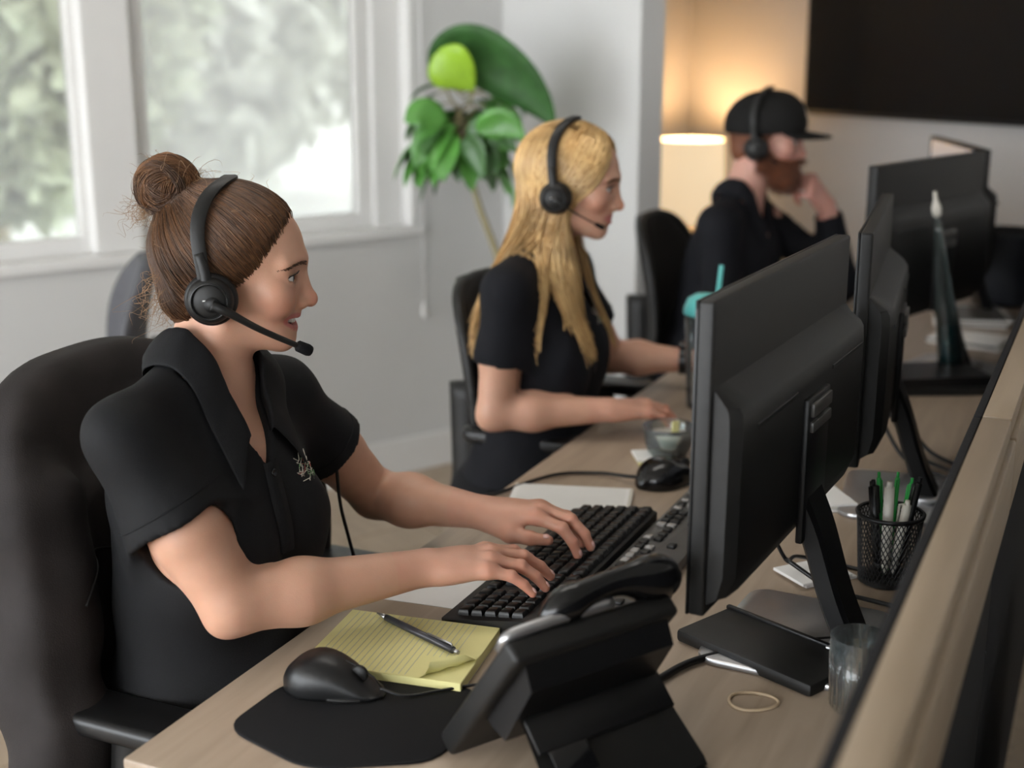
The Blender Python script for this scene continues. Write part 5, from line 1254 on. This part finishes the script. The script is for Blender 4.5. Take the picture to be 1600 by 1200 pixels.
for i in range(300):
    k = g.random(); t = np.linspace(0, 1, 10)[:, None]
    if k < 0.30:      # loose ends below and behind the bun
        p = BUN + np.array([-0.028, g.uniform(-.03, .03), -0.026]) + g.normal(0, 0.007, 3); d = np.array([-0.6, g.normal(0, 0.4), -0.5 + g.normal(0, 0.4)]); L = g.uniform(0.015, 0.04)
    elif k < 0.45:    # loose ends in front of the bun
        p = BUN + np.array([0.030, g.uniform(-.025, .02), 0.004]) + g.normal(0, 0.006, 3); d = np.array([0.8, g.normal(0, 0.3), 0.35 + g.normal(0, 0.4)]); L = g.uniform(0.015, 0.035)
    elif k < 0.78:    # curly wisps at the nape
        p = np.array([-0.068 + g.normal(0, 0.012), g.uniform(-0.05, 0.03), g.uniform(-0.04, 0.04)]); d = np.array([-0.75, g.normal(0, 0.4), -0.8 + g.normal(0, 0.3)]); L = g.uniform(0.015, 0.06)
    else:             # halo
        v = g.normal(size=3); v[2] = abs(v[2]); p = on_cap(v, 1.0) if g.random() < 0.5 else BUN + v/np.linalg.norm(v)*0.041; d = v/np.linalg.norm(v) + g.normal(0, 0.5, 3) + np.array([-0.5, 0, 0]); L = g.uniform(0.008, 0.022)
        if p[0] > hairline(p[2]): continue
    d /= np.linalg.norm(d); w1, w2 = g.normal(size=3), g.normal(size=3); am = 0.18 * L
    fly.append(p + d*L*t + w1*am*np.sin(t*g.uniform(3, 11)) + w2*am*0.7*(1 - np.cos(t*g.uniform(3, 9))))
obj('flyaway_hairs', strands(W1['h2w'](np.array(fly).reshape(-1, 3)).reshape(-1, 10, 3), 0.00026), 'hair_wisp', hr)['kind'] = 'stuff'
# --- woman with long blonde hair
hb = hair_cap(W2, 'hair', 'hair_blonde', None, 0.004, 1.02)
def long_strands(n, seed, side, K=22):
    g = np.random.default_rng(seed); out = []
    nh = 8
    for i in range(n):
        u = g.random(); xp = 0.085 - 0.15*u                       # place on the parting
        zp = HC_[2] + HRAD[2]*math.sqrt(max(0.02, 1 - ((xp - HC_[0])/HRAD[0])**2))
        v0 = (np.array([xp, side*0.004, zp]) - HC_)/HRAD
        xe = np.interp(u + g.normal(0, 0.05), [0, 0.12, 1], [0.016, 0.002, -0.085]); ze = g.uniform(-0.01, 0.015) - 0.01
        ye = side*0.0785*math.sqrt(max(0.02, 1 - ((xe - HC_[0])/HRAD[0])**2 - ((ze - HC_[2])/HRAD[2])**2)) if u < 0.9 else side*g.uniform(0.0, 0.05)
        v1 = (np.array([xe, ye, ze]) - HC_)/HRAD; v0 /= np.linalg.norm(v0); v1 /= np.linalg.norm(v1)
        om = math.acos(np.clip(v0 @ v1, -1, 1)); t = np.linspace(0, 1, nh)
        s = (np.sin((1-t)*om)[:, None]*v0 + np.sin(t*om)[:, None]*v1)/math.sin(om); a = on_cap(s, g.uniform(1.03, 1.09) - 0.03*np.exp(-t*8))
        e = a[-1]; L = g.uniform(0.25, 0.32); front = g.random() < (0.50 if side < 0 else 0.75)
        xt = (g.uniform(0.015, 0.075) if side < 0 else g.uniform(0.03, 0.10)) if (front and u < 0.55) else g.uniform(-0.16, -0.05)
        yt = side*(g.uniform(0.060, 0.088) if (front and u < 0.55) else g.uniform(0.02, 0.12))
        tt = np.linspace(0, 1, K - nh + 1)[1:, None]; en = np.array([xt, yt, e[2] - L])
        q = e + (en - e)*np.concatenate([tt**1.3, tt**1.0, tt], 1) + g.normal(0, 0.004, 3)*np.sin(tt*3.1)
        out.append(np.vstack([a, q]))
    return np.array(out)
for k, (n, sd, side, mm) in enumerate([(1500, 21, -1, 'hair_blonde'), (900, 22, -1, 'hair_blonde2'), (1000, 23, 1, 'hair_blonde'), (500, 24, 1, 'hair_blonde2')]):
    st = long_strands(n, sd, side); w = W2['h2w'](st.reshape(-1, 3)).reshape(st.shape)
    bd = lambda p: np.minimum(W2['outer'](p), s_cone(p, W2['h2w']((-0.01, 0, -0.07)), W2['t2w']((0.03, 0, -0.02)), 0.062, 0.088))
    tail = w[:, 8:].reshape(-1, 3); off = RNG.uniform(0.003, 0.016, (len(w), 1)).repeat(w.shape[1] - 8, 1).ravel()
    tl_ = tail.astype(F32)
    for _ in range(3):
        d = np.minimum(bd(tl_) - off.astype(F32), 0); tl_ = tl_ - d[:, None]*sgrad(bd, tl_, 0.002)
    w[:, 8:] = tl_.reshape(len(w), -1, 3)
    for _ in range(6): w[:, 7:-1] = w[:, 7:-1]*0.5 + 0.25*(w[:, 6:-2] + w[:, 8:])
    obj('hair_strands', strands(w, 0.0016, 0.0006), mm, hb)['kind'] = 'stuff'
# --- bearded man: short hair, beard, cap
hm = hair_cap(MN, 'hair', 'hair_red', None, 0.005, 0.985)
def beard(p):
    s = np.abs(p[:, 1]); d = MN['hfn'](p) - F32(0.009); d = smin(d, s_ell(p, (0.072, 0, -0.088), (0.042, 0.043, 0.036)), 0.02)
    top = np.interp(p[:, 0], [0.0, 0.02, 0.045, 0.085, 0.10, 0.13], [0.03, 0.012, -0.022, -0.034, -0.030, -0.030]).astype(F32)
    d = smax(d, (p[:, 2] - top)*0.8, 0.006); d = smax(d, (0.004 - p[:, 0])*0.8, 0.006); d = np.maximum(d, -0.14 - p[:, 2])
    lip = s_ell(p, (0.110, 0, -0.0465), (0.02, 0.020, 0.0085)); return smax(d, -lip, 0.004)
v, f = sdf_mesh(beard, (-0.02, -0.1, -0.14), (0.14, 0.1, 0.05), 0.0045); bo_ = obj('beard', (MN['h2w'](v), f), 'hair_red', MN['o'])
g = np.random.default_rng(5); q = v[g.integers(0, len(v), 2200)].astype(F32); nn = sgrad(beard, q, 0.002); dn = nn*0.7 + np.array([0.1, 0, -0.7]); dn /= np.linalg.norm(dn, axis=1, keepdims=True)
obj('beard_strands', strands(MN['h2w'](np.stack([q, q + dn*0.007, q + dn*0.013 + [0, 0, -0.002]], 1).reshape(-1, 3)).reshape(-1, 3, 3), 0.0008), 'hair_red', bo_)['kind'] = 'stuff'
M['capmat'] = mat('black_twill', (0.008, 0.0076, 0.0073), 0.8, noise=(300, 0.2), bump=(600, 0.2), spec=0.2)
def capsdf(p):
    d = s_ell(p, (0.012, 0, 0.055), (0.114, 0.087, 0.098)); d = smin(d, s_ell(p, (0.055, 0, 0.085), (0.062, 0.062, 0.062)), 0.03)
    low = 0.030 + 0.16*p[:, 0]*(p[:, 0] > 0); d = smax(d, (low - p[:, 2])*0.9, 0.004); return smax(d, -s_ell(p, (0.012, 0, 0.040), (0.106, 0.080, 0.090)), 0.003)
v, f = sdf_mesh(capsdf, (-0.13, -0.11, 0.0), (0.15, 0.11, 0.17), 0.005); co = obj('cap', (MN['h2w'](v), f), 'capmat', MN['o'])
V, F = [], []
for i in range(9):
    for j in range(17):
        u = i/8; a = (j/16*2 - 1); y = a*0.074*(1 - 0.10*u*u); x0 = 0.012 + 0.112*math.sqrt(max(0.05, 1 - (y/0.090)**2)); ext = 0.078*math.sqrt(max(0, 1 - abs(a*0.97)**2.6))
        V.append((x0 - 0.008 + (ext + 0.004)*u, y, 0.050 - 0.012*u - 2.6*y*y*(0.4 + u*0.6)))
for i in range(8):
    for j in range(16): F.append((i*17+j, (i+1)*17+j, (i+1)*17+j+1, i*17+j+1))
br = obj('brim', (MN['h2w'](np.array(V)), F), 'capmat', co); md = br.modifiers.new('thick', 'SOLIDIFY'); md.thickness = 0.004
obj('top_button', (MN['h2w'](ball(0.007, (0.014, 0, 0.152), 12, (1, 1, 0.6))[0]), ball(1, (0, 0, 0), 12)[1]), 'capmat', co)
lg = []
for i in range(14): c_ = np.array([0.125, g.uniform(-0.016, 0.010), g.uniform(0.085, 0.115)]); a = g.uniform(-1, 1.5); lg.append([c_ + np.array([0, math.cos(a), math.sin(a)])*0.006*k for k in (-1, 0, 1)])
w_ = np.array(lg).reshape(-1, 3).astype(F32)
for _ in range(25): w_[:, 0] -= (capsdf(w_) - 0.001)*0.7
obj('cap_crest', strands(MN['h2w'](w_).reshape(-1, 3, 3), 0.0012, 0.001), 'thread', co)

# ---------------------------------------------------------------- headsets
def headset(P, label, lift=0.0, mic=(0.111, -0.058, -0.071), boom=1.0, cupr=1.0, wide=0.0):
    t = thing('headset', P['h2w']((0, 0, 0.15)), 0, label, 'headset')
    H = P['h2w']; yc = 0.090 + wide
    rings = []
    for i in range(41):
        th = math.pi*i/40; cy, sz = math.cos(th), math.sin(th)
        y = -yc*np.sign(cy)*abs(cy)**0.75; z = 0.022 + (0.125 + lift)*sz**0.85; x = -0.004 - 0.012*math.sin(2*th if th < math.pi/2 else 2*(math.pi - th)) + 0.026*sz**3
        nrm = np.array([0, y/yc, max(0, z - 0.03)/0.13]); nrm /= np.linalg.norm(nrm); w = 0.0085 + 0.0015*sz
        rings.append([np.array([x, y, z]) + np.array([1, 0, 0])*w*a + nrm*b for a, b in ((-1, 0), (-1, 0.0025), (-0.7, 0.0042), (0.7, 0.0042), (1, 0.0025), (1, 0))])
    bv, bf = loft(rings); obj('headband', (H(bv), bf), 'blackm', t, 40)
    pr = [r for r in rings[13:28]]; pv, pf = loft([[p + (p - np.array([0.0, 0, 0.05]))*(-0.012) for p in r] for r in pr]); obj('headband_pad', (H(pv), pf), 'rubber', t, 40)
    for sd in (-1, 1):
        c = np.array([0.002, sd*(0.083 + wide), 0.0])
        Rm = Rx(-math.pi/2*sd)
        def place(vf, dz=0.0): return H(xf(vf, c + np.array([0, sd*dz, 0]), Rm)[0]), vf[1]
        cup = obj('ear_cushion', place(lathe([(0.016*cupr, -0.006), (0.029*cupr, -0.007), (0.0345*cupr, -0.001), (0.0345*cupr, 0.006), (0.030*cupr, 0.011), (0.018*cupr, 0.011)], 36)), 'vinyl', t)
        cp = obj('ear_cup', place(lathe([(0.030*cupr, 0.009), (0.0305*cupr, 0.013), (0.027*cupr, 0.019), (0.0235*cupr, 0.0215), (0.0225*cupr, 0.0215), (0.021*cupr, 0.0195), (0.018*cupr, 0.0215), (0.001, 0.0225)], 36)), 'blackm', t, 50)
        obj('cup_ring', place(lathe([(0.0222*cupr, 0.0212), (0.0232*cupr, 0.0226), (0.0242*cupr, 0.0214)], 36, cap=False)), 'blackg', cp)
        mk = [box(0.0042, 0.0014, 0.0006, (-0.006, 0.0015, 0.0226)), box(0.0030, 0.0020, 0.0006, (-0.0015, 0.001, 0.0227)), box(0.0050, 0.0012, 0.0006, (0.004, 0.0004, 0.0226)), box(0.0024, 0.0024, 0.0006, (0.003, -0.004, 0.0225)), box(0.003, 0.0012, 0.0006, (-0.002, -0.005, 0.0225))]
        obj('cup_logo', place(join(*mk)), 'trim', cp, False)
        arm = tube(smooth_path([c + np.array([-0.003, sd*0.014, 0.012]), c + np.array([-0.005, sd*0.012, 0.035]), np.array([-0.010, sd*(yc - 0.001), 0.060])], 5), 0.0062, 12, sx=1.15, up=(0, 1, 0)); obj('slider_arm', (H(arm[0]), arm[1]), 'blackm', t)
    c = np.array([0.006, -(0.083 + wide) - 0.023, -0.004]); m_ = np.array(mic)
    pth = smooth_path([c, c + np.array([0.02, 0.0, -0.010]), c*0.45 + m_*0.55 + [0.0, -0.008, 0.0], m_], 7)
    b_ = tube(pth, np.array([0.0075, 0.0062, 0.0048, 0.0042, 0.0038])*boom, 10); obj('microphone_boom', (H(b_[0]), b_[1]), 'blackm', t)
    hv = lathe([(0.001, -0.002), (0.010, -0.001), (0.0105, 0.004), (0.001, 0.005)], 20); obj('boom_hinge', (H(xf(hv, c + [0, 0.004, 0], Rx(math.pi/2))[0]), hv[1]), 'blackm', t)
    d_ = pth[-1] - pth[-3]; d_ /= np.linalg.norm(d_); f_ = tube([m_ - d_*0.006, m_ - d_*0.003, m_ + d_*0.012, m_ + d_*0.017, m_ + d_*0.019], np.array([0.0045, 0.0078, 0.0084, 0.0070, 0.0035])*(boom*0.8 + 0.2), 14); obj('microphone_foam', (H(f_[0]), f_[1]), 'foam', t)
    return t
headset(W1, 'black headset with boom microphone on the woman with the bun')
headset(W2, 'black headset worn by the blonde woman', lift=0.006, mic=(0.085, -0.056, -0.052), cupr=0.95, wide=0.004, boom=0.4)
headset(MN, 'black headset worn over the cap of the bearded man', lift=0.014, mic=(0.05, -0.09, -0.03), wide=0.010, boom=0.4)
# wrist watch of the blonde woman
el, wr = np.array([0.225, 3.040, 0.800]), np.array([0.42, 3.000, 0.800]); ax = (wr - el)/np.linalg.norm(wr - el); cw = el + (wr - el)*0.88
wt = thing('wrist_watch', cw, 0, 'black watch on the far wrist of the blonde woman', 'watch'); Rw = frame(ax); ring = lathe([(0.029, -0.011), (0.0335, -0.011), (0.0335, 0.011), (0.029, 0.011), (0.029, -0.011)], 30, cap=False)
obj('strap', xf(ring, cw, np.stack([Rw[:, 1], Rw[:, 2], Rw[:, 0]], 1)), 'rubber', wt, 40)
obj('watch_face', xf(box(0.030, 0.028, 0.009, (0, 0, 0.036), 0.003), cw, Rw), 'blackg', wt, 40)
# ---------------------------------------------------------------- office chairs
def back_shape(hw, z0, z1, y, x0, curve, t, lean, off=0.0):
    """rounded panel: rows from z0 to z1, local x forward, y sideways"""
    rows_f, rows_b = [], []
    n = 26
    for i in range(n + 1):
        u = i / n; z = z0 + (z1 - z0) * u; e = max(0.0, 1 - abs((u - 0.45) / (0.56 if u > 0.45 else 0.50)) ** 3.2); w = hw * (0.12 + 0.88 * e ** 0.55)
        xs = x0 - lean * (z - z0) + 0.03 * math.sin(u * 3.0)
        rows_f.append([(xs + curve * (s * w / hw) ** 2 + t * 0.5 * (1 - 0.75*abs(s)**6), y + s * w, z) for s in np.linspace(-1, 1, 21)])
        rows_b.append([(xs + curve * (s * w / hw) ** 2 - t * 0.5 * (1 - 0.75*abs(s)**6), y + s * w, z) for s in np.linspace(-1, 1, 21)[::-1]])
    return loft([f + b for f, b in zip(rows_f, rows_b)])
def office_chair(loc, rz, label, hw=0.24, zt=1.10, arms=(-0.28, 0.28), bmat='chairblk', armx=0.06, armz=0.665, frame=False, bx=-0.22, yb=0.0):
    t = thing('office_chair', (loc[0], loc[1], 0), rz, label, 'chair')
    obj('seat', xf(box(0.48, 0.48, 0.075, (0.03, 0, 0.43), 0.03, 4)), 'chairblk', t, True, local=True)
    bk = obj('backrest', back_shape(hw, 0.50, zt, yb, bx, 0.055, 0.05, 0.10), bmat, t, True, local=True)
    if frame:
        rim = []
        n = 26
        for sgn in (1,):
            pts = []
            for i in range(61):
                a = -math.pi/2 + 2*math.pi*i/60; s = math.copysign(abs(math.cos(a))**0.55, math.cos(a)); q = math.copysign(abs(math.sin(a))**0.7, math.sin(a))
                z = (0.50+zt)/2 + (zt-0.50)/2*q*0.99; u = (z-0.50)/(zt-0.50); pts.append((bx - 0.10*(z-0.5) + 0.03*math.sin(u*3) + 0.055*s*s, yb + hw*s*0.985, z))
            rim.append(tube(pts, 0.013, 8, caps=False))
        obj('frame', join(*rim), 'blackm', bk, True, local=True)
    obj('back_support', tube(smooth_path([(-0.10, 0, 0.395), (bx - 0.06, 0, 0.42), (bx - 0.065, 0, 0.55), (bx - 0.07, 0, 0.75)], 6), 0.022, 10, sx=1.8, up=(0, 1, 0)), 'blackm', t, True, local=True)
    for y in arms:
        sg = 1 if y > 0 else -1
        ar = obj('armrest', xf(prism(round_rect(0.26, 0.085, 0.035), 0.030, 0, 0.011, 4), (armx, y, armz - 0.015)), 'rubber', t, 40, local=True)
        obj('arm_post', tube(smooth_path([(armx, y, armz - 0.012), (armx - 0.01, y, armz - 0.11), (armx - 0.03, y - sg*0.02, 0.45), (0.0, sg*0.18, 0.40)], 6), 0.019, 10, sx=1.5, up=(0, 1, 0)), 'blackm', ar, True, local=True)
    obj('mechanism', box(0.24, 0.18, 0.05, (0, 0, 0.37), 0.012), 'blackm', t, 40, local=True)
    obj('gas_lift', lathe([(0.03, 0.10), (0.03, 0.22), (0.018, 0.22), (0.018, 0.36)], 20), 'silver', t, 40, local=True)
    for k in range(5):
        a = 2*math.pi*k/5 + 0.3; d = np.array([math.cos(a), math.sin(a), 0])
        lg = obj('base_leg', tube([np.array([0, 0, 0.115]), d*0.15 + [0, 0, 0.105], d*0.29 + [0, 0, 0.075]], [0.028, 0.022, 0.016], 10), 'blackm', t, True, local=True)
        cw = lathe([(0.006, -0.02), (0.026, -0.02), (0.0275, -0.014), (0.0275, 0.014), (0.026, 0.02), (0.006, 0.02)], 20)
        obj('caster', xf(cw, d*0.29 + [0, 0, 0.0285], Rz(a) @ Rx(math.pi/2)), 'black', lg, 40, local=True)
    return t
cc = dp(0.45, -0.13)
ch1 = office_chair(cc, RZD, 'black office chair of the woman with the bun, jacket over its back', hw=0.26, zt=1.055, arms=(-0.285, 0.29), armx=0.0, armz=0.665, bx=-0.225, yb=-0.03)
office_chair(dp(1.62, -0.10), RZD, 'black mesh office chair of the blonde woman', hw=0.215, zt=1.0, arms=(-0.22, 0.27), bmat='mesh_back', frame=True, armx=-0.03, armz=0.708, bx=-0.20)
office_chair(dp(2.80, -0.07), RZD, 'dark office chair behind the bearded man', hw=0.23, zt=1.0, bmat='mesh_back', frame=True)
M['chairgrey'] = mat('slate_chair_plastic', (0.075, 0.075, 0.085), 0.6, noise=(60, 0.15))
office_chair((-1.17, 3.38), math.radians(200), 'slate grey office chair standing by the window', hw=0.22, zt=0.97, bmat='chairgrey', bx=-0.2, arms=())
# jacket draped over the near chair: cloth shell around the backrest with hanging front and sleeve
M['jacket'] = mat('brown_black_jacket_cloth', (0.021, 0.0175, 0.017), 0.8, noise=(14, 0.25), bump=(500, 0.25), spec=0.25)
M['lining'] = mat('jacket_lining', (0.006, 0.005, 0.005), 0.6, noise=(40, 0.2), spec=0.3)
JR = np.stack([BV, AV, np.array([0, 0, 1.0])], 1)
def slab(q, infl):
    """thick curved panel in chair coordinates"""
    z = q[:, 2]; y = q[:, 1] + 0.03; u = np.clip((z - 0.50)/0.585, 0, 1.2); xs = -0.225 - 0.10*(z - 0.50) + 0.03*np.sin(u*3.0) + 0.055*(y/0.26)**2
    d2 = np.sqrt(np.clip(np.abs(y)/ (0.262 + infl), 0, 9)**3.0 + np.clip(np.abs(z - 0.70)/(0.362 + infl), 0, 9)**3.0 + 1e-9); d2 = (d2**(2/3) - 1)*0.23
    dx = np.abs(q[:, 0] - xs) - (0.026 + infl); return smax(dx, d2, 0.03)
def jack(p):
    q = ((p - cc.astype(F32)) @ JR.astype(F32)); y, z = q[:, 1], q[:, 2]
    low = np.clip((1.0 - z)/0.5, 0, 1)
    wr = low*(0.014*np.abs(np.sin(19*y + 3*z + 1.2*np.sin(5*z))) + 0.008*np.sin(43*y - 9*z + 2*np.sin(7*z)) + 0.004*np.sin(90*y + 11*z)) + 0.002*np.sin(17*z + 9*y)
    d = slab(q, 0.020) - wr.astype(F32)
    # hanging front panel and sleeve on the camera side
    sl = s_cone(q, (-0.17, -0.235, 0.90), (-0.10, -0.295, 0.60), 0.062, 0.058); sl = smin(sl, s_cone(q, (-0.10, -0.295, 0.60), (-0.16, -0.27, 0.30), 0.058, 0.048), 0.04)
    sl -= (0.005*np.sin(52*z + 25*y) + 0.005*np.sin(34*z - 40*q[:, 0] + 2)).astype(F32); d = smin(d, sl, 0.045)
    fr = s_ell(q, (-0.16, -0.10, 0.62), (0.035, 0.15, 0.30)) - (0.007*np.sin(44*y + 9*z + 2*np.sin(6*z)) + 0.004*np.sin(85*y - 14*z)).astype(F32); d = smin(d, fr, 0.03)
    # collar roll that frames the opening
    e = np.sqrt(((y - 0.10)/0.200)**2 + ((z - 0.74)/0.275)**2); op = (e - 1)*0.19
    xs = -0.225 - 0.10*(z - 0.50) + 0.03*np.sin(np.clip((z - 0.5)/0.585, 0, 1.2)*3) + 0.055*((y + 0.03)/0.26)**2
    roll = np.sqrt((op - 0.008)**2 + (q[:, 0] - xs - 0.048)**2) - 0.0105; roll = np.maximum(roll, z - 1.015); d = smin(d, np.where(np.abs(op) < 0.06, roll, 1).astype(F32), 0.012)
    hole = np.maximum(op, xs + 0.031 - q[:, 0]); d = smax(d, -hole.astype(F32), 0.006)
    return np.maximum(smax(d, -slab(q, 0.002), 0.004), 0.24 - z)
c0 = cc + BV*(-0.25)
jk = thing('jacket', c0, 0, 'dark brown-black jacket draped over the near chair back', 'jacket')
obj('cloth', relax(sdf_mesh(jack, c0 + [-0.42, -0.42, 0.22], c0 + [0.42, 0.42, 1.15], 0.007), 1), 'jacket', jk)
def seam(pts, name, m='lining', r=0.0022):
    w = np.array([cc + JR @ np.array([0.0, y, z]) for y, z in smooth_path([(a, b, 0) for a, b in pts], 10)[:, :2]], F32); ax = BV.astype(F32)
    w = w + ax*0.05
    for _ in range(40): w -= (np.clip(jack(w), -0.02, 0.03)*0.6)[:, None]*ax
    return obj(name, tube(w + ax*0.001, r, 6), m, jk)
seam([(-0.26, 0.80), (-0.20, 0.835), (-0.14, 0.83), (-0.10, 0.80)], 'yoke_seam')
seam([(-0.12, 0.80), (-0.13, 0.70), (-0.10, 0.58), (-0.12, 0.45)], 'zip_edge', 'lining', 0.004)
# headset cord hanging by the far armrest
cable('cable', [(-0.265, 1.93, 0.90), (-0.262, 1.94, 0.83), (-0.252, 1.95, 0.77), (-0.24, 1.96, 0.70), (-0.235, 1.97, 0.60)], 0.0028, 'thin black headset cord hanging beside the far armrest')
